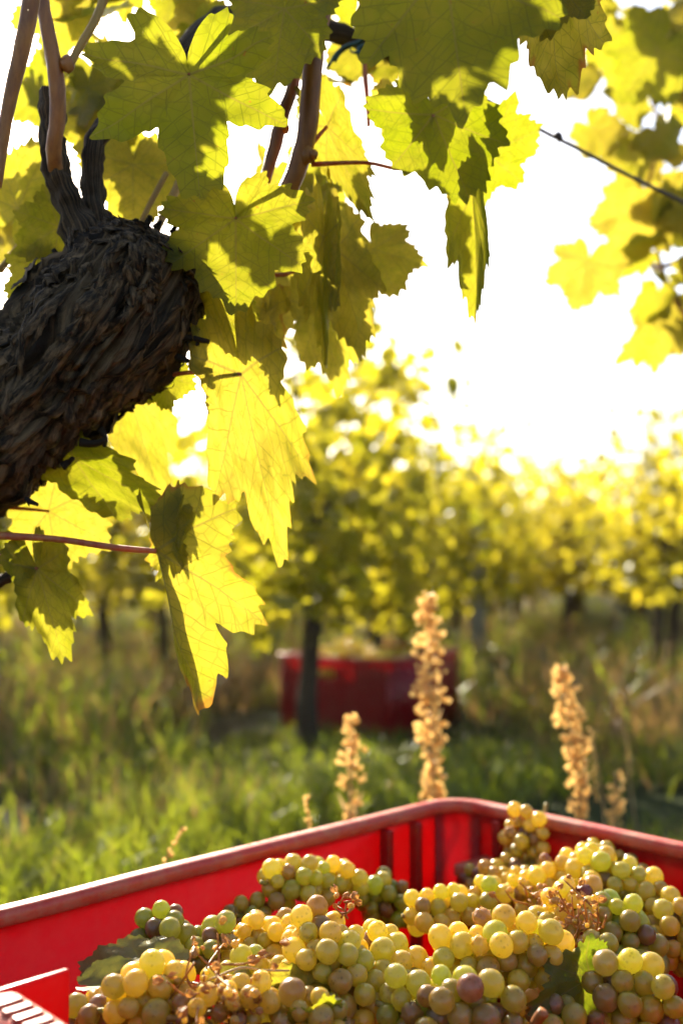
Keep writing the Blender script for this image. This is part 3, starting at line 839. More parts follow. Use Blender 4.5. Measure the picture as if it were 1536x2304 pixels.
def old_trunk():
    ctrl = [(-0.62, 0.86, -0.03, .050), (-0.585, 0.855, 0.16, .048), (-0.535, 0.845, 0.36, .050)]
    for px, py, d, w in ((-190, 1140, .83, 270), (-60, 1015, .80, 290), (60, 900, .785, 305), (170, 795, .775, 315), (262, 700, .768, 318), (318, 622, .765, 290), (345, 570, .765, 240), (358, 545, .765, 190), (364, 532, .765, 90)):
        ctrl.append((*at(px, py, d), px_len(w, d) / 2))
    C = catmull(ctrl, 22)
    n, sides = len(C), 150
    V, UV = [], []
    prev = None
    s = 0.0
    for i in range(n):
        p = Vector(C[i][:3])
        q = (Vector(C[min(i + 1, n - 1)][:3]) - Vector(C[max(i - 1, 0)][:3])).normalized()
        a = q.orthogonal().normalized() if prev is None else (prev - q * prev.dot(q)).normalized()
        prev = a
        b = q.cross(a)
        if i: s += (p - Vector(C[i - 1][:3])).length
        for j in range(sides):
            th = 2 * math.pi * j / sides
            tw = th + 2.2 * s + .30 * noise.noise(Vector((math.cos(th) * 1.4, math.sin(th) * 1.4, s * 16)))
            c, si = math.cos(tw), math.sin(tw)
            big = noise.noise(Vector((c * 1.1, si * 1.1, s * 9)))
            r1 = noise.noise(Vector((c * 4.2, si * 4.2, s * 11 + 3)))
            r2 = noise.noise(Vector((c * 10.5, si * 10.5, s * 20 + 9)))
            r3 = noise.noise(Vector((c * 24, si * 24, s * 45)))
            dsp = .13 * big + .26 * (.42 - abs(r1) * 1.8) + .19 * (.40 - abs(r2) * 1.8) + .09 * (.4 - abs(r3) * 1.5)
            rad = C[i][3] * (1 + dsp)
            V.append(p + (a * math.cos(th) + b * math.sin(th)) * rad)
            UV.append((tw / 6.283, s))
    F = [(i * sides + j, i * sides + (j + 1) % sides, (i + 1) * sides + (j + 1) % sides, (i + 1) * sides + j) for i in range(n - 1) for j in range(sides)]
    F.append(tuple((n - 1) * sides + j for j in range(sides)))
    me = mesh_from('old_trunk', V, F, M_BARK)
    uv = me.uv_layers.new(name='bark')
    uv.data.foreach_set('uv', [c for l in me.loops for c in UV[l.vertex_index]])
    o = part('trunk', me, vine)
    # loose bark: strips lying along the grain, some lifting off
    rng = np.random.default_rng(11)
    SV, SF, SUV = [], [], []
    i0 = 22 * 3
    for k in range(420):
        i = int(rng.integers(i0, n - 8)); j = int(rng.integers(0, sides))
        head = i > n - 40
        ln = int(rng.integers(12, 44)) if not head else int(rng.integers(4, 10))
        w = rng.uniform(.0016, .0068)
        lift = rng.uniform(.0005, .003) * (4.0 if rng.random() < .10 or head else 1)
        b0 = len(SV)
        drift = rng.normal() * .22
        m = 0
        for q in range(ln):
            ii = i + q
            if ii >= n: break
            jj = (j - q * .15 + drift * q) % sides
            j0 = int(jj)
            p = V[ii * sides + j0].lerp(V[ii * sides + (j0 + 1) % sides], jj - j0)
            c = Vector(C[ii][:3])
            nrm = (p - c).normalized()
            tq = (Vector(C[min(ii + 1, n - 1)][:3]) - Vector(C[max(ii - 1, 0)][:3])).normalized()
            side = nrm.cross(tq).normalized()
            f = q / (ln - 1)
            up = .0012 + lift * max(0, f - .45) ** 1.6 * 2.6 + lift * .6 * max(0, .2 - f)
            ww = w * (1 - .8 * abs(2 * f - .9) ** 3) * (1 + .35 * noise.noise(Vector((k * 3.1, q * .5, 0))))
            pp = p + nrm * up
            SV += [pp - side * ww, pp + nrm * ww * .5, pp + side * ww]
            SUV += [(k * .13, q * .02), (k * .13 + .015, q * .02), (k * .13 + .03, q * .02)]
            m += 1
        for q in range(m - 1):
            for e in (0, 1):
                x = b0 + q * 3 + e
                SF.append((x, x + 1, x + 4, x + 3))
    # ragged stubs of dead bark round the head and under the trunk
    spots = [(155, 585, 120, 560), (190, 570, 150, 545), (120, 625, 100, 650), (110, 660, 85, 645), (250, 520, 235, 500), (300, 510, 310, 495), (350, 512, 362, 498), (390, 520, 396, 508),
             (410, 760, 470, 768), (400, 745, 452, 742), (395, 800, 430, 815), (430, 812, 472, 828), (455, 820, 468, 845), (225, 965, 235, 1005), (180, 995, 240, 988), (290, 900, 345, 880), (140, 1050, 165, 1030), (60, 1130, 85, 1135), (330, 505, 335, 488), (275, 512, 272, 496),
             (440, 700, 470, 680), (425, 780, 445, 775), (205, 540, 180, 530), (170, 600, 140, 590)]
    for a, b, c, d in spots:
        z = .765 + rng.uniform(-.012, .012)
        b0 = len(SV)
        v, f = px_tube([(a, b, z, 20 * rng.uniform(.7, 1.2)), ((a + c) / 2 + rng.normal() * 5, (b + d) / 2 + rng.normal() * 5, z, 15), (c, d, z - .004, 9)], 3, sides=6, bump=.5, seed=a)
        SV += v; SF += [tuple(x + b0 for x in g) for g in f]; SUV += [(0.3, 0.2)] * len(v)
    me = mesh_from('loose_bark', SV, SF, M_BARK)
    uv = me.uv_layers.new(name='bark')
    uv.data.foreach_set('uv', [c for l in me.loops for c in SUV[l.vertex_index]])
    lb = part('loose_bark', me, o)
    lb['kind'] = 'stuff'
old_trunk()

def woody(name, ctrl, mat, n=8, sides=14, bump=.35, parent=vine, seed=1):
    V, F = px_tube(ctrl, n, sides=sides, bump=bump, seed=seed)
    me = mesh_from(name, V, F, mat)
    uv = me.uv_layers.new(name='bark')
    U = [((i % sides) / sides, (i // sides) * .006) for i in range(len(V))]
    uv.data.foreach_set('uv', [c for l in me.loops for c in U[l.vertex_index]])
    return part(name, me, parent)

woody('arm', [(250, 660, .765, 180), (205, 570, .762, 125), (165, 480, .76, 68), (135, 410, .757, 62), (122, 340, .755, 56), (118, 270, .753, 54), (110, 200, .752, 44)], M_BARK, seed=2, bump=.55)
woody('arm', [(280, 650, .77, 170), (240, 555, .772, 100), (214, 470, .775, 56), (208, 400, .778, 50), (212, 330, .78, 46), (240, 280, .79, 46), (300, 230, .81, 48), (400, 140, .84, 50), (480, 60, .87, 54), (560, 40, .90, 52), (660, 55, .92, 48), (760, 75, .93, 44), (860, 105, .94, 42), (960, 150, .96, 36)], M_BARK, seed=3, bump=.5)
woody('cane', [(140, 440, .765, 30), (126, 380, .750, 34), (122, 330, .742, 35), (131, 250, .738, 36), (125, 160, .734, 36), (108, 70, .73, 32), (92, -20, .73, 30), (80, -90, .73, 28)], M_CANE, bump=.12, seed=4)
woody('cane', [(-8, 420, .66, 24), (4, 330, .66, 28), (22, 230, .658, 30), (48, 120, .655, 36), (66, 30, .652, 38), (80, -60, .65, 38)], M_CANE, bump=.08, seed=5)
woody('cane', [(632, 455, .792, 40), (660, 400, .79, 44), (688, 310, .788, 46), (700, 200, .785, 45), (708, 100, .782, 46), (728, 0, .78, 47), (742, -80, .78, 44)], M_CANE, bump=.10, seed=6)
woody('cane', [(596, 408, .80, 24), (618, 330, .80, 30), (636, 260, .802, 30), (660, 190, .805, 26), (674, 100, .81, 22), (690, 0, .815, 20), (700, -60, .82, 18)], M_CANE, bump=.12, seed=7)
woody('shoot', [(150, 160, .735, 17), (180, 105, .74, 18), (215, 45, .745, 19), (245, -30, .75, 20)], M_SHOOT, bump=.08)
woody('shoot', [(690, 95, .79, 20), (712, 50, .78, 19), (735, 5, .775, 18), (750, -40, .77, 18)], M_SHOOT, bump=.08)
woody('shoot', [(352, 520, .80, 17), (380, 460, .82, 18), (408, 400, .84, 18), (430, 330, .86, 16)], M_SHOOT, bump=.05)
woody('shoot', [(315, 505, .80, 11), (345, 445, .81, 12), (375, 390, .82, 12)], M_SHOOT, bump=.05)
woody('shoot', [(0, 610, .82, 16), (50, 545, .815, 14), (110, 480, .81, 12)], M_SHOOT, bump=.05)
woody('shoot', [(808, 60, .93, 24), (815, 30, .92, 24), (822, -40, .91, 24)], M_SHOOT, bump=.05)
woody('dead_twig', [(-20, 1318, .78, 26), (20, 1298, .775, 24), (60, 1285, .77, 18), (82, 1280, .768, 8)], M_BARK, bump=.5)
# leaf scars and nodes on the canes
for i, (x, y, d, s) in enumerate(((152, 145, .732, 26), (690, 350, .785, 30), (706, 348, .78, 16), (640, 288, .80, 20), (130, 300, .74, 22), (700, 100, .78, 26), (30, 200, .657, 20))):
    me = berry_mesh('cane_node', px_len(s, d) * .62, i, .3, 1.2, M_CANE, 2, False)
    part('node', me, vine, Matrix.Translation(at(x, y, d)))

# wire and tie
V, F = px_tube([(300, -160, .90, 8), (560, -34, .915, 8), (820, 92, .935, 8), (1070, 212, .955, 8.5), (1215, 292, .975, 9), (1300, 335, 1.0, 9), (1400, 388, 1.05, 9), (1536, 455, 1.12, 9.5), (1760, 560, 1.25, 9)], 8, sides=8)
wire = tag(part('trellis_wire', mesh_from('trellis_wire', V, F, M_WIRE), None), 'dark thin trellis wire running down to the right among the leaves', 'wire')
V, F = px_tube([(1072, 212, .953, 8), (1066, 200, .951, 20), (1076, 216, .951, 18), (1088, 222, .953, 10)], 5, sides=8, bump=.4)
part('knot', mesh_from('wire_knot', V, F, M_WIRE), wire)
V, F = px_tube([(1250, 312, .982, 10), (1253, 303, .98, 16), (1262, 316, .98, 14)], 4, sides=7, bump=.5)
part('knot', mesh_from('wire_knot', V, F, M_WIRE), wire)
V, F = [], []
def addto(vf):
    b = len(V); V.extend(vf[0]); F.extend([tuple(x + b for x in f) for f in vf[1]])
addto(px_tube([(738, 150, .90, 8), (757, 120, .90, 9), (778, 104, .90, 10), (806, 96, .898, 12), (816, 82, .896, 12), (806, 70, .90, 11), (800, 50, .91, 10)], 6, sides=6))
addto(px_tube([(752, 138, .902, 10), (768, 115, .902, 10), (800, 100, .90, 11), (820, 118, .898, 14), (812, 128, .897, 14), (806, 112, .897, 13), (822, 104, .896, 13), (824, 124, .896, 12), (810, 120, .894, 10), (790, 116, .897, 5), (788, 104, .90, 4)], 6, sides=6))
tie = tag(part('plastic_tie', mesh_from('plastic_tie', V, F, M_TIE), None), 'dark green plastic tie knotted round the cane and wire', 'tie')
V, F = px_tube([(818, 125, .90, 11), (822, 180, .90, 13), (826, 230, .90, 12), (829, 285, .902, 10)], 6, sides=8)
part('tendril', mesh_from('tendril', V, F, M_PETIOLE), vine)

# leaves one can tell apart, traced one by one
H = lambda *a, **k: hero(vine, *a, **k)
H((425, 168, .665), (455, 425, .66), yel=.18, seed=21, deep=.85, wx=1.12, wave=.07, kx=.25, size=.078, pet=[(440, 130, .69), (470, 60, .73)])
H((530, 492, .735), (545, 695, .725), yel=.28, seed=32, deep=.30, wx=1.13, wave=.06, kx=.3, size=.066, pet=[(545, 450, .76), (590, 400, .79)])
H((1000, -80, .60), (1050, 245, .585), yel=.22, seed=43, deep=.15, wx=1.0, wave=.05, size=.092, pet=[(980, -160, .64), (960, -240, .7)])
H((975, 258, .775), (1045, 455, .765), yel=.05, seed=54, deep=.10, wx=.88, wave=.05, roll=-20, kx=.4, size=.074, pet=[(925, 375, .79), (820, 366, .79), (700, 370, .788)])
H((1095, 345, .83), (1232, 300, .84), yel=.22, seed=65, deep=.55, wx=1.15, wave=.05, roll=24, size=.050)  # low yellow darkens this leaf in place of shade falling on it
H((1062, 430, .80), (1072, 685, .79), yel=.35, brown=.2, seed=76, deep=.4, wx=.36, wave=.06, fold=.5, roll=20, kx=1.2)
H((735, 285, .80), (855, 540, .79), yel=.62, seed=87, deep=.15, wx=.34, wave=.05, fold=.3, roll=-10, size=.083, pet=[(700, 325, .79)])  # yellow raised on this and the next two so shaded leaves look sunlit
H((728, 535, .80), (725, 815, .79), yel=.75, brown=.3, seed=98, deep=.5, wx=.30, wave=.08, fold=.6, kx=1.0, roll=12)
H((755, 560, .83), (815, 770, .82), yel=.95, seed=109, deep=.2, wx=.50, wave=.06, roll=25, pet=[(640, 618, .82), (560, 600, .80)])
H((840, 560, .86), (880, 640, .85), yel=.7, seed=111, deep=.3, size=.05, roll=-20)
H((542, 842, .76), (622, 1250, .745), yel=.85, brown=.5, seed=120, deep=.45, wx=.38, wave=.09, kx=.6, roll=-8, droop=.3, size=.134, pet=[(430, 838, .77), (360, 850, .79)], pw=10)
H((352, 1240, .735), (430, 1545, .72), yel=.62, brown=.8, seed=131, deep=.62, wx=.85, wave=.08, fold=-.82, roll=44, droop=.45, size=.108, pet=[(260, 1232, .74), (120, 1212, .75), (-40, 1203, .76)], pw=15)
H((385, 1230, .742), (400, 1085, .75), yel=.55, brown=.7, seed=136, deep=.3, wx=.45, wave=.10, kx=1.2, roll=-30, size=.05)
H((110, 1150, .83), (270, 1240, .82), yel=.9, seed=142, deep=.25, wx=.95, wave=.06, roll=12, size=.066, pet=[(60, 1145, .83), (-40, 1138, .83)], pw=8)
H((85, 1280, .765), (150, 1470, .755), yel=.35, seed=153, deep=.5, wx=.52, wave=.08, kx=.9, roll=-12, pet=[(30, 1262, .77), (-40, 1240, .775)], pw=10)
H((290, 880, .85), (365, 1110, .84), yel=.72, seed=164, deep=.05, wx=.42, wave=.05, roll=-18, kx=.4)
H((165, 1030, .79), (372, 1140, .775), yel=.30, seed=175, deep=.2, wx=.42, wave=.07, roll=14, fold=.5)
H((355, 845, .80), (458, 872, .79), yel=.28, seed=186, deep=.2, wx=.95, wave=.06, size=.034)
H((480, 690, .80), (600, 772, .79), yel=.40, seed=197, deep=.15, wx=.50, wave=.06, roll=-10, pet=[(455, 690, .80), (430, 720, .80)])
H((600, 700, .82), (590, 840, .81), yel=.85, brown=.6, seed=199, deep=.4, wx=.5, wave=.12, roll=30)
H((135, 510, .80), (35, 570, .79), yel=.45, seed=208, deep=.2, wx=.9, wave=.05, size=.044)
H((105, 610, .81), (20, 680, .80), yel=.40, seed=219, deep=.2, wx=.9, wave=.06, size=.042)
H((300, 370, .86), (300, 510, .85), yel=.72, seed=230, deep=.2, wx=.95, wave=.06, size=.062)
H((640, 20, .76), (600, 190, .74), yel=.20, seed=241, deep=.2, wx=.9, wave=.06, roll=24, size=.07)
H((1225, -60, .66), (1255, 215, .66), yel=.85, brown=.9, seed=252, deep=.25, wx=.60, wave=.10, kx=.9, roll=-22)
H((1260, -40, .65), (1225, 85, .64), yel=.55, brown=.5, seed=255, deep=.4, wx=.8, wave=.10, kx=.7)
H((40, 470, .86), (95, 330, .86), yel=.6, seed=262, deep=.3, wave=.06, roll=20, size=.06)
H((560, 590, .90), (655, 730, .88), yel=.88, seed=273, deep=.3, wx=.6, wave=.06)
H((720, 690, .86), (765, 880, .85), yel=.85, seed=284, deep=.3, wx=.45, wave=.06, roll=-15)
H((900, 230, .84), (920, 330, .83), yel=.9, brown=1.0, seed=286, deep=.3, wx=.6, wave=.12, kx=1.2, size=.05)
H((790, 120, .95), (790, 175, .94), yel=.5, brown=.8, seed=288, deep=.2, wx=.9, wave=.06, size=.035)
H((870, 140, .95), (868, 165, .94), yel=.5, brown=1., seed=289, deep=.2, wx=.9, wave=.06, size=.035)

# further leaves of the same vine, filling behind
FILL = [leaf_mesh('fill_leaf', 1.0, 400 + i, deep=(.1, .3, .5, .7, .2, .4, .6, .15)[i], wx=.95, wave=.07, kx=(.3, .6, -.4, .5, .9, -.2, .4, .7)[i], ky=(.3, -.3, .5, .2, -.5, .6, .1, .4)[i], NA=130, NR=11) for i in range(8)]
def fill_leaves(parent, boxes, seed, d0, d1, yel0=.45, yel1=1.0, s0=.045, s1=.075):
    rng = np.random.default_rng(seed)
    for (x0, y0, x1, y1, n) in boxes:
        for k in range(n):
            px, py, d = rng.uniform(x0, x1), rng.uniform(y0, y1), rng.uniform(d0, d1)
            J = at(px, py, d)
            a = R(rng.normal() * 45)
            T = J + Vector((math.sin(a), rng.normal() * .35, -math.cos(a)))
            fv = Vector((rng.normal() * .5, -1, rng.normal() * .5 + .1))
            M = leaf_frame(J, T, rng.normal() * 30, fv) @ Matrix.Scale(rng.uniform(s0, s1), 4)
            o = part('leaf', FILL[int(rng.integers(8))], parent, M)
            o.color = (rng.uniform(yel0, yel1), .6 if rng.random() < .3 else 0, 0, 1)
fill_leaves(vine, [(-60, -60, 240, 330, 11), (-60, 250, 160, 520, 5), (200, -60, 480, 150, 5), (230, 250, 440, 440, 3), (430, -60, 720, 250, 7), (600, 300, 760, 520, 4), (620, 420, 760, 560, 2), (1150, -120, 1300, 40, 3), (470, 580, 600, 660, 2), (820, -100, 1040, 90, 8)], 31, .90, 1.06, .30, 1.05, .035, .062)

# ------------------------------------------------------------------ the vine on the right
rvine = thing('grapevine', 'soft yellow leaves of the next grapevine crowding the upper right', 'vine', (0.86, 1.62, 0.0))
V, F = tube(catmull([(.86, 1.62, -.03, .04), (.85, 1.60, .3, .037), (.87, 1.62, .6, .036), (.84, 1.60, .85, .04), (.78, 1.56, 1.05, .02), (.60, 1.52, 1.3, .008)], 8), 12, .4, 5)
me = mesh_from('vine_trunk', V, F, M_BARK); me.uv_layers.new(name='bark'); part('trunk', me, rvine)
for i, c in enumerate(([(1580, 560, 1.5, 14), (1470, 600, 1.5, 12), (1440, 500, 1.52, 10), (1480, 300, 1.55, 9), (1440, 150, 1.55, 8)], [(1600, 800, 1.5, 14), (1500, 640, 1.48, 12), (1460, 480, 1.46, 10)], [(1600, 100, 1.45, 12), (1480, 190, 1.45, 9), (1400, 150, 1.45, 7)])):
    V, F = px_tube(c, 6, sides=7); part('shoot', mesh_from('vine_shoot', V, F, M_CANE), rvine)
hero(rvine, (1322, 590, 1.38), (1288, 712, 1.37), yel=.95, seed=300, deep=.45, wave=.06, size=.074)
hero(rvine, (1480, 720, 1.5), (1470, 850, 1.5), yel=.95, seed=301, deep=.3, wave=.06, size=.085, wx=.7)
hero(rvine, (1440, 470, 1.45), (1400, 570, 1.45), yel=.9, seed=303, deep=.3, wave=.06, size=.09)
hero(rvine, (1480, 110, 1.30), (1400, 210, 1.30), yel=.25, seed=304, deep=.4, wave=.06, size=.085)
fill_leaves(rvine, [(1290, -80, 1600, 120, 20), (1290, 120, 1600, 320, 16), (1370, 300, 1620, 480, 12), (1400, 440, 1640, 640, 15), (1440, 600, 1640, 790, 9)], 33, 1.38, 1.62, .30, 1.05, .034, .060)

# ------------------------------------------------------------------ the rows of vines behind
def simple_leaf(rng, yel):
    """Low leaf: ten rim points, folded along the midrib."""
    a = np.array([0, 26, 52, 78, 104, 150, -150, -104, -78, -52, -26]) * math.pi / 180
    r = np.array([1, .62, .9, .55, .72, .5, .5, .72, .55, .9, .62]) * rng.uniform(.85, 1.12, 11)
    x, y = r * np.sin(a), r * np.cos(a)
    z = np.abs(x) * rng.uniform(-.35, .45) + rng.normal(size=11) * .08 + y * y * rng.uniform(-.3, .2)
    P = np.vstack([[0, 0, 0], np.stack([x, y, z], 1)])
    return P, [(0, 1 + (i + 1) % 11, 1 + i) for i in range(11)]

def crown_mesh(name, seed, n, w, h0, h1, length):
    rng = np.random.default_rng(seed)
    V, F, UV = [], [], []
    k = 0
    shoots = [(rng.uniform(-length / 2, length / 2), rng.normal() * w * .3, rng.uniform(h0 + .25, h1), rng.normal() * .25, rng.normal() * .25) for _ in range(16)]
    for _ in range(n):
        s = shoots[int(rng.integers(16))]
        t = rng.random() ** .85
        zz = h0 + (s[2] - h0) * t
        x = s[0] + s[3] * (t - .3) + rng.normal() * .085
        y = s[1] + s[4] * (t - .3) + rng.normal() * w * .55
        c = np.array([x, y, zz + rng.normal() * .05])
        P, f = simple_leaf(rng, 0)
        sz = rng.uniform(.035, .065)
        e = Matrix.Rotation(rng.uniform(0, 6.28), 3, 'Z') @ Matrix.Rotation(R(rng.normal() * 38 + 75), 3, 'X') @ Matrix.Rotation(R(180 + rng.normal() * 35), 3, 'Z')
        P = (P * sz) @ np.array(e).T + c
        V.append(P)
        F += [tuple(q + k for q in g) for g in f]
        u, v = rng.uniform(0, 50), rng.uniform(0, 50)
        UV += [u, v] * 33
        k += 12
    me = mesh_from(name, np.vstack(V), F, M_FAR, False)
    uv = me.uv_layers.new(name='flat'); uv.data.foreach_set('uv', UV)
    return me

def trunk_mesh(name, seed):
    rng = np.random.default_rng(seed)
    j = lambda s=.018: rng.normal() * s
    V, F = tube(catmull([(0, 0, -.06, .036), (j(), j(), .15, .030), (j(), j(), .38, .029), (j(), j(), .58, .032), (j(), j(), .70, .042), (.05, 0, .78, .03)], 7), 10, .5, seed)
    V, F = list(V), list(F)
    for s in (-1, 1):
        b = len(V)
        v, f = tube(catmull([(0, 0, .66, .026), (s * .10, j(.02), .80, .020), (s * .28, j(.02), .88, .013), (s * .45, j(.02), .90, .009)], 6), 8, .4, seed + s)
        V += v; F += [tuple(q + b for q in g) for g in f]
    for _ in range(7):
        b = len(V)
        x = rng.uniform(-.4, .4)
        v, f = tube([(x, 0, .86, .006), (x + j(.06), j(.06), 1.1, .005), (x + j(.1), j(.1), 1.45, .003)], 5)
        V += v; F += [tuple(q + b for q in g) for g in f]
    me = mesh_from(name, V, F, M_BARK)
    me.uv_layers.new(name='bark')
    return me

CROWNS = [crown_mesh('vine_crown', 500 + i, 610, .24, .42, 1.62 + .08 * (i % 3), 0.95) for i in range(6)]
THIN = [crown_mesh('vine_crown_thin', 520 + i, 620, .24, .44, 1.45 + .06 * (i % 2), 0.95) for i in range(3)]
TRUNKS = [trunk_mesh('vine_trunk', 540 + i) for i in range(5)]
ROW_A = 14.5
DX = math.tan(R(ROW_A))
VINE_N = [0]
def back_vine(x, y, label, group, crown=None, sc=1.0, yel=.35, spin=None):
    k = VINE_N[0]; VINE_N[0] += 1
    rng = np.random.default_rng(700 + k)
    z = ground_z(x, y)
    root = bpy.data.objects.new('grapevine', None); root.empty_display_size = .1
    M = Matrix.Translation((x, y, z)) @ Matrix.Rotation(R(90 - ROW_A + rng.normal() * 4) + (math.pi if rng.random() < .5 else 0), 4, 'Z') @ Matrix.Scale(sc, 4)
    link(root, M); tag(root, label, 'vine', group)
    part('trunk', TRUNKS[k % 5], root, M)
    c = part('crown', (crown or CROWNS)[k % len(crown or CROWNS)], root, M)
    c.color = (yel, 0, 0, 1); c['kind'] = 'stuff'
    return root

SPECIAL = {
 ('c', 0): 'dark vine trunk standing in front of the far red crate, dense crown above',
 ('c', 1): 'second vine of the centre row, just behind the far red crate',
 ('c', 2): 'third vine of the centre row, between the far crate and the grey post',
 ('c', 3): 'fourth vine of the centre row, left of the grey post',
 ('r', 0): 'nearest vine of the right row, dark trunk near the right edge',
 ('r', 1): 'second vine of the right row, behind the nearest trunk at the right edge',
 ('l', 0): 'nearest vine of the left row at the left edge behind the hanging leaves',
 ('l', 1): 'second vine of the left row, thin dark trunk under the hanging dark leaf',
 ('l', 2): 'third vine of the left row, below the long hanging yellow leaf',
}
ORD = ('first', 'second', 'third', 'fourth', 'fifth', 'sixth', 'seventh')
ROWS = [('c', -.09, 3.2, 3.2, 15, 'centre row'), ('r', 1.60, 5.0, 5.0, 13, 'right row'), ('l', -1.39, 4.0, 4.0, 14, 'left row'), ('m', 1.80, 8.0, 8.0, 10, 'row seen down the alley'), ('f', -2.27, 6.4, 6.4, 12, 'far left row'), ('g', -3.3, 8.0, 8.0, 11, 'farthest left row')]
for key, x0, y0, ystart, n, nm in ROWS:
    for i in range(n):
        y = ystart + .8 * i
        x = x0 + DX * (y - y0) + random.uniform(-.05, .05)
        lab = SPECIAL.get((key, i)) or (i < 7 and '%s vine of the %s, counted from its near end' % (ORD[i], nm)) or 'blurred vine in the distance along the %s' % nm
        back_vine(x, y + random.uniform(-.08, .08), lab, 'vines of the %s' % nm, THIN if key == 'r' else None, random.uniform(.94, 1.04) * (0.98 if i < 4 else .95), random.uniform(.35, .65))

for i in range(16):
    back_vine(-6.5 + 1.0 * i + random.uniform(-.2, .2), 17.5 + random.uniform(-.6, .6), 'blurred vine closing the far end of the rows', 'vines at the far end')

# posts of the rows
def post(x, y, h, w, label):
    bm = bmesh.new()
    bmesh.ops.create_cube(bm, size=1)
    for v in bm.verts:
        t = 1 if v.co.z > 0 else 0
        v.co = Vector((v.co.x * w * (1 - .15 * t), v.co.y * w * .8 * (1 - .15 * t), h if t else -.1))
    bmesh.ops.bevel(bm, geom=list(bm.edges), offset=.008, segments=2, affect='EDGES')
    me = bpy.data.meshes.new('post'); bm.to_mesh(me); bm.free(); me.materials.append(M_POST)
    o = part('vineyard_post', me, None, Matrix.Translation((x, y, ground_z(x, y))) @ Matrix.Rotation(R(-ROW_A), 4, 'Z'))
    tag(o, label, 'post', 'trellis posts')
post(.88, 6.55, 1.3, .10, 'pale grey post right of the far red crate')
post(-.52, 6.8, 1.3, .09, 'grey post in the left row behind the hanging leaf')
post(2.25, 8.1, 1.25, .09, 'grey post standing in the right row')

# ------------------------------------------------------------------ grass and ground cover
def in_crate(x, y):
    for M in (CRATE_M, FAR_M):
        q = M.inverted() @ Vector((x, y, 0))
        if -.03 < q.x < CU + .03 and -.03 < q.y < CV + .03: return True
    return False

def make_grass(name, n, seed, dmin, dmax, hmin, hmax, wid, dry_bias, label, clump=.5):
    rng = np.random.default_rng(seed)
    V, F, T = [], [], []
    k = 0
    while n > 0:
        n -= 1
        d = math.exp(rng.uniform(math.log(dmin), math.log(dmax)))
        x = rng.uniform(-.52, .52) * d * 1.0
        y = d
        cl = noise.noise(Vector((x * 1.6, y * 1.6, 7.0)))
        if cl < clump * rng.uniform(-1, 1) * .9: continue
        if in_crate(x, y): continue
        near_far = -.45 < x < .75 and 2.3 < y < 3.7
        if near_far and hmin > .1: continue
        dryn = noise.noise(Vector((x * .9 + 5, y * .9, 2.0))) + .35 * noise.noise(Vector((x * 3, y * 3, 9.0)))
        dry = 1.0 if rng.random() < min(.95, max(.03, dry_bias + dryn * 1.1)) else rng.uniform(0, .2)
        h = rng.uniform(hmin, hmax) * (1 + .55 * cl) * (1.0 if d > 1.9 else .75) * (.6 if near_far else 1)
        w = wid * rng.uniform(.6, 1.4) * (1 + d * .05)
        a = rng.uniform(0, 6.283)
        lean = rng.uniform(.1, .8) * h
        z0 = ground_z(x, y) - .01
        dx, dy = math.cos(a) * lean, math.sin(a) * lean
        b = rng.uniform(0, 6.283)
        sx, sy = math.cos(b) * w, math.sin(b) * w
        sag = rng.uniform(.7, 1.0)
        V += [(x - sx, y - sy, z0), (x + sx, y + sy, z0), (x + dx * .35 - sx * .8, y + dy * .35 - sy * .8, z0 + h * .55), (x + dx * .35 + sx * .8, y + dy * .35 + sy * .8, z0 + h * .55), (x + dx, y + dy, z0 + h * sag)]
        F += [(k, k + 1, k + 3, k + 2), (k + 2, k + 3, k + 4)]
        br = min(1, max(0, rng.normal() * .25 + .45 + .3 * cl))
        T += [dry, br, 0, 1] * 5
        k += 5
    me = mesh_from(name, V, F, M_GRASS, False)
    c = me.color_attributes.new('tone', 'FLOAT_COLOR', 'POINT')
    c.data.foreach_set('color', T)
    tag(part(name, me, None), label, 'grass', kind='stuff')
make_grass('grass', 120000, 1, 1.05, 17, .05, .15, .0022, .16, 'green and dry grass growing between the vine rows', .38)
make_grass('tall_grass', 26000, 2, 2.8, 26, .14, .36, .0030, .66, 'taller dry grass standing under the vine rows', .7)

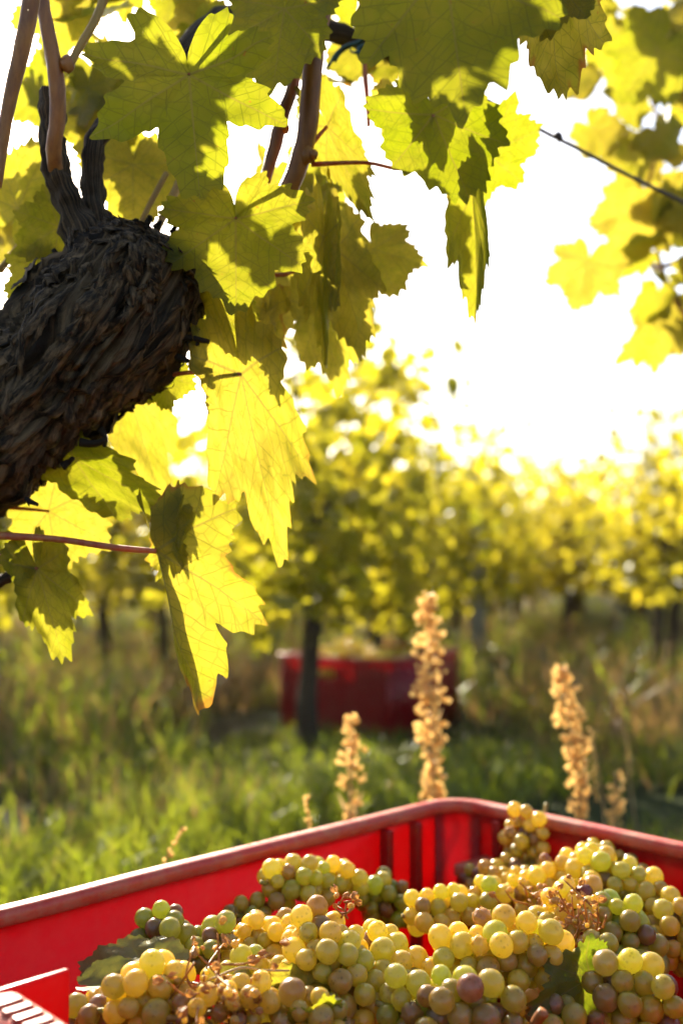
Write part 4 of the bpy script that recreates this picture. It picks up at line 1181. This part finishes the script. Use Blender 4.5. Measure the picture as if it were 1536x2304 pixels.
# ------------------------------------------------------------------ dry weeds and lone stalks
def pod_mesh():
    """Open dry seed capsule: five thin spreading bracts."""
    V, F = [], []
    for k in range(5):
        a = k * 2 * math.pi / 5
        c, q = math.cos(a), math.sin(a)
        b = len(V)
        for r, z, w in ((.10, -.9, .12), (.62, -.1, .55), (.80, .55, .42), (.55, 1.25, .03)):
            V += [(c * r - q * w, q * r + c * w, z), (c * r + q * w, q * r - c * w, z)]
        for j in range(3):
            F.append((b + 2 * j, b + 2 * j + 1, b + 2 * j + 3, b + 2 * j + 2))
    return mesh_from('seed_pod', V, F, M_SEED)
POD = pod_mesh()
def seed_spike(top, base_d, base_px, n, hw, r, label, seed, leaf=True):
    """Dry seed spike. top: px, py, depth. The stem goes down to the ground at base_px."""
    rng = np.random.default_rng(seed)
    A = at(*top)
    gx, gy = at_z(base_px, 2000, 0).x / at_z(base_px, 2000, 0).y * base_d, base_d
    B = Vector((gx, gy, ground_z(gx, gy)))
    root = thing('seed_spike', label, 'weed', B, 'dry weeds behind the near crate')
    mid = (A + B) / 2 + Vector((rng.normal() * .008, 0, 0))
    C = catmull([(*B, .0028), (*mid, .0022), (*A, .0010)], 12)
    V, F = tube(C, 6); part('stem', mesh_from('weed_stem', V, F, M_STALK), root)
    L = (A - B).length
    reach = hw[1]
    for k in range(n):
        t = 1 - (reach / L) * rng.random() ** 1.0
        i = min(len(C) - 1, int(t * (len(C) - 1)))
        p = Vector(C[i][:3]).lerp(Vector(C[min(i + 1, len(C) - 1)][:3]), t * (len(C) - 1) - i)
        f = (1 - t) * L / reach
        w = hw[0] * (0.35 + .9 * min(1, f * 3.5)) * (1.05 - .55 * f)
        a = rng.uniform(0, 6.28)
        q = p + Vector((math.cos(a), math.sin(a), rng.uniform(-.1, .6))) * w * rng.uniform(.2, 1.0) * (1 + .5 * noise.noise(Vector((t * 60, seed, 0))))
        rot = Matrix.Rotation(a, 4, 'Z') @ Matrix.Rotation(R(rng.uniform(20, 75)), 4, 'Y')
        o = part('seed_pod', POD, root, Matrix.Translation(q) @ rot @ Matrix.Scale(r * rng.uniform(.55, 1.15), 4))
    if leaf:
        for k in range(4):
            t = rng.uniform(.45, .72)
            i = int(t * (len(C) - 1)); p = Vector(C[i][:3])
            a = rng.uniform(-.6, .6) if k % 2 else math.pi + rng.uniform(-.6, .6)
            e = p + Vector((math.cos(a) * .018, math.sin(a) * .01, .035))
            s = Vector((.003, .002, 0))
            me = mesh_from('weed_leaf', [p - s * .4, p + s * .4, (p + e) / 2 + s, (p + e) / 2 - s, e], [(0, 1, 2, 3), (3, 2, 4)], M_STALK)
            part('leaf', me, root)
seed_spike((962, 1338, 1.36), 1.38, 975, 300, (.024, .30), .0046, 'tall gold seed spike in front of the far red crate', 1)
seed_spike((793, 1612, 1.30), 1.30, 770, 95, (.018, .14), .0040, 'short brown seed spike left of the tall gold one', 2)
seed_spike((1262, 1498, 1.33), 1.33, 1292, 210, (.020, .20), .0042, 'pale blurred seed spike behind the right wall of the crate', 3)
seed_spike((1385, 1735, 1.55), 1.55, 1390, 40, (.013, .10), .0042, 'small pale seed spike right of the pale blurred one', 4, False)

def stalk(top, base_px, base_d, label, head=True, seed=0, w=.0018):
    rng = np.random.default_rng(seed)
    A = at(*top)
    gx = (base_px - 768) / FPX * base_d
    B = Vector((gx, base_d, ground_z(gx, base_d)))
    root = thing('dry_stalk', label, 'weed', B, 'dry weeds behind the near crate')
    C = catmull([(*B, w), (*(A.lerp(B, .5) + Vector((rng.normal() * .004, 0, .01))), w * .9), (*A, w * .5)], 8)
    V, F = tube(C, 6); part('stem', mesh_from('stalk_stem', V, F, M_STALK), root)
    if head:
        d = (A - B).normalized()
        for k in range(26):
            p = A - d * .0045 * k
            q = p + Vector((rng.normal(), rng.normal(), rng.normal())) * .0016
            part('seed', POD, root, Matrix.Translation(q) @ d.to_track_quat('Z', 'Y').to_matrix().to_4x4() @ Matrix.Rotation(rng.normal() * .35, 4, 'X') @ Matrix.Scale(.0023, 4))
stalk((412, 1862, 1.02), 160, 1.1, 'bent dry grass ear rising behind the long crate wall', True, 1, .0013)
stalk((688, 1788, 1.12), 740, 1.2, 'thin leaning stalk left of the short brown seed spike', True, 2, .0011)
stalk((1328, 1640, 1.6), 1352, 1.6, 'straight dry stalk right of the pale blurred seed spike', True, 3, .0018)
stalk((1402, 1608, 1.9), 1425, 1.9, 'thin upright stalk farther right behind the crate', True, 4, .0016)

# ------------------------------------------------------------------ leaves and debris lying in the near crate
def crate_leaf(j, t, label, size, yel, seed, roll=0, mat=M_LEAF, tilt=None, **kw):
    J, T = at(*j), at(*t)
    me = leaf_mesh('picked_leaf', size, seed, mat=mat, **kw)
    o = part('vine_leaf', me, None, leaf_frame(J, T, roll, tilt))
    o.color = (yel, .5, 0, 1)
    return tag(o, label, 'leaf', 'leaves among the picked grapes')
crate_leaf((335, 2200, .665), (165, 2165, .70), 'dull olive leaf lying against the long red wall', .062, .35, 601, roll=18, mat=M_DRY, deep=.0, wx=.55, kx=.6, wave=.06, teeth=.45)
crate_leaf((235, 2215, .655), (345, 2190, .66), 'small pale green leaf folded over the dull olive one', .036, .2, 602, roll=-60, mat=M_DRY, deep=.0, wx=.6, fold=.5, teeth=.45)
crate_leaf((1325, 2200, .650), (1165, 2290, .612), 'green leaf lying under the brightest speckled bunch', .056, .1, 603, roll=-12, mat=M_CLEAF, deep=.2, wx=.55, kx=.4, wave=.07)
crate_leaf((690, 2220, .62), (590, 2245, .61), 'curled yellow leaf beside the withered orange bunch', .036, .8, 604, roll=30, deep=.2, wx=.6, kx=1.2, wave=.1)
crate_leaf((720, 2290, .59), (660, 2310, .585), 'curled green leaf scrap at the lower edge of the picture', .03, .3, 605, roll=-30, deep=.2, wx=.6, kx=1.2, wave=.1)

FLAKE = POD.copy(); FLAKE.name = 'husk_flake'; FLAKE.materials[0] = M_HUSK
def stalk_tangle(name, c, n, spread, label, seed, mat, husks):
    rng = np.random.default_rng(seed)
    P0 = at(*c)
    root = thing(name, label, 'stalks', P0 - Vector((0, 0, spread)), 'bare stalks among the grapes')
    V, F = [], []
    def add(vf):
        b = len(V); V.extend(vf[0]); F.extend([tuple(x + b for x in f) for f in vf[1]])
    ends = []
    for k in range(n):
        a = P0 + Vector(rng.normal(size=3)) * spread * .4
        b = a + Vector(rng.normal(size=3)) * spread * .5 + Vector((0, 0, .006))
        add(tube(catmull([(*a, .0008), (*((a + b) / 2 + Vector(rng.normal(size=3)) * .002), .0007), (*b, .0005)], 3), 5))
        ends.append(b)
    part('stem', mesh_from('bare_stalks', V, F, M_HUSK), root)
    for k in range(husks):
        b = ends[k % n] + Vector(rng.normal(size=3)) * .004
        part('husk', RAISINS[k % 2] if k % 3 == 0 else FLAKE, root, Matrix.Translation(b) @ Matrix.Rotation(rng.uniform(0, 6), 4, 'X') @ Matrix.Rotation(rng.uniform(0, 6), 4, 'Y') @ Matrix.Scale(rng.uniform(.0016, .0036), 4)).color = (.95, rng.uniform(.3, .8), .3, 1)
stalk_tangle('bare_stalk', (480, 2235, .598), 34, .030, 'tangle of bare orange stalks on the withered bunch', 1, M_HUSK, 90)
stalk_tangle('bare_stalk', (1310, 2075, .715), 24, .020, 'bare stalks above the dark red rotten berries', 2, M_ROT, 40)
stalk_tangle('bare_stalk', (1190, 2035, .78), 14, .014, 'dark stalk stubs behind the brightest speckled bunch', 3, M_ROT, 10)
stalk_tangle('bare_stalk', (770, 2052, .675), 8, .010, 'brown stalk stub on top of the big sprawling bunch', 4, M_HUSK, 9)
V, F = px_tube([(1190, 2330, .585, 26), (1205, 2300, .582, 24), (1222, 2275, .58, 25)], 4, sides=9, bump=.2)
tag(part('broken_stalk', mesh_from('broken_stalk', V, F, M_CANE), None), 'broken reddish stalk end sticking up at the lower edge', 'stalk', 'bare stalks among the grapes')
V, F = px_tube([(470, 2205, .60, 5), (540, 2178, .605, 6), (590, 2183, .61, 6), (650, 2184, .62, 5)], 5, sides=6)
tag(part('long_stalk', mesh_from('long_stalk', V, F, M_STALK), None), 'long thin pale stalk lying above the withered orange bunch', 'stalk', 'bare stalks among the grapes')

# ------------------------------------------------------------------ thin haze, added partly to imitate sun glare over the far vines
def make_haze():
    N = Nodes('haze_air')
    v = N.n('VolumePrincipled')
    N.put(v, 'Color', (1.0, 0.94, 0.78, 1)); N.put(v, 'Density', 0.0014); N.put(v, 'Anisotropy', 0.75)
    N.t.links.new(v.outputs[0], N.out.inputs['Volume'])
    me = box_mesh('haze', (-60, -8, -1.2), (60, 75, 6.0), N.m, 0)
    tag(part('haze', me, None), 'thin sunlit haze over the vine rows, also standing in for sun glare', 'haze', kind='stuff')
make_haze()
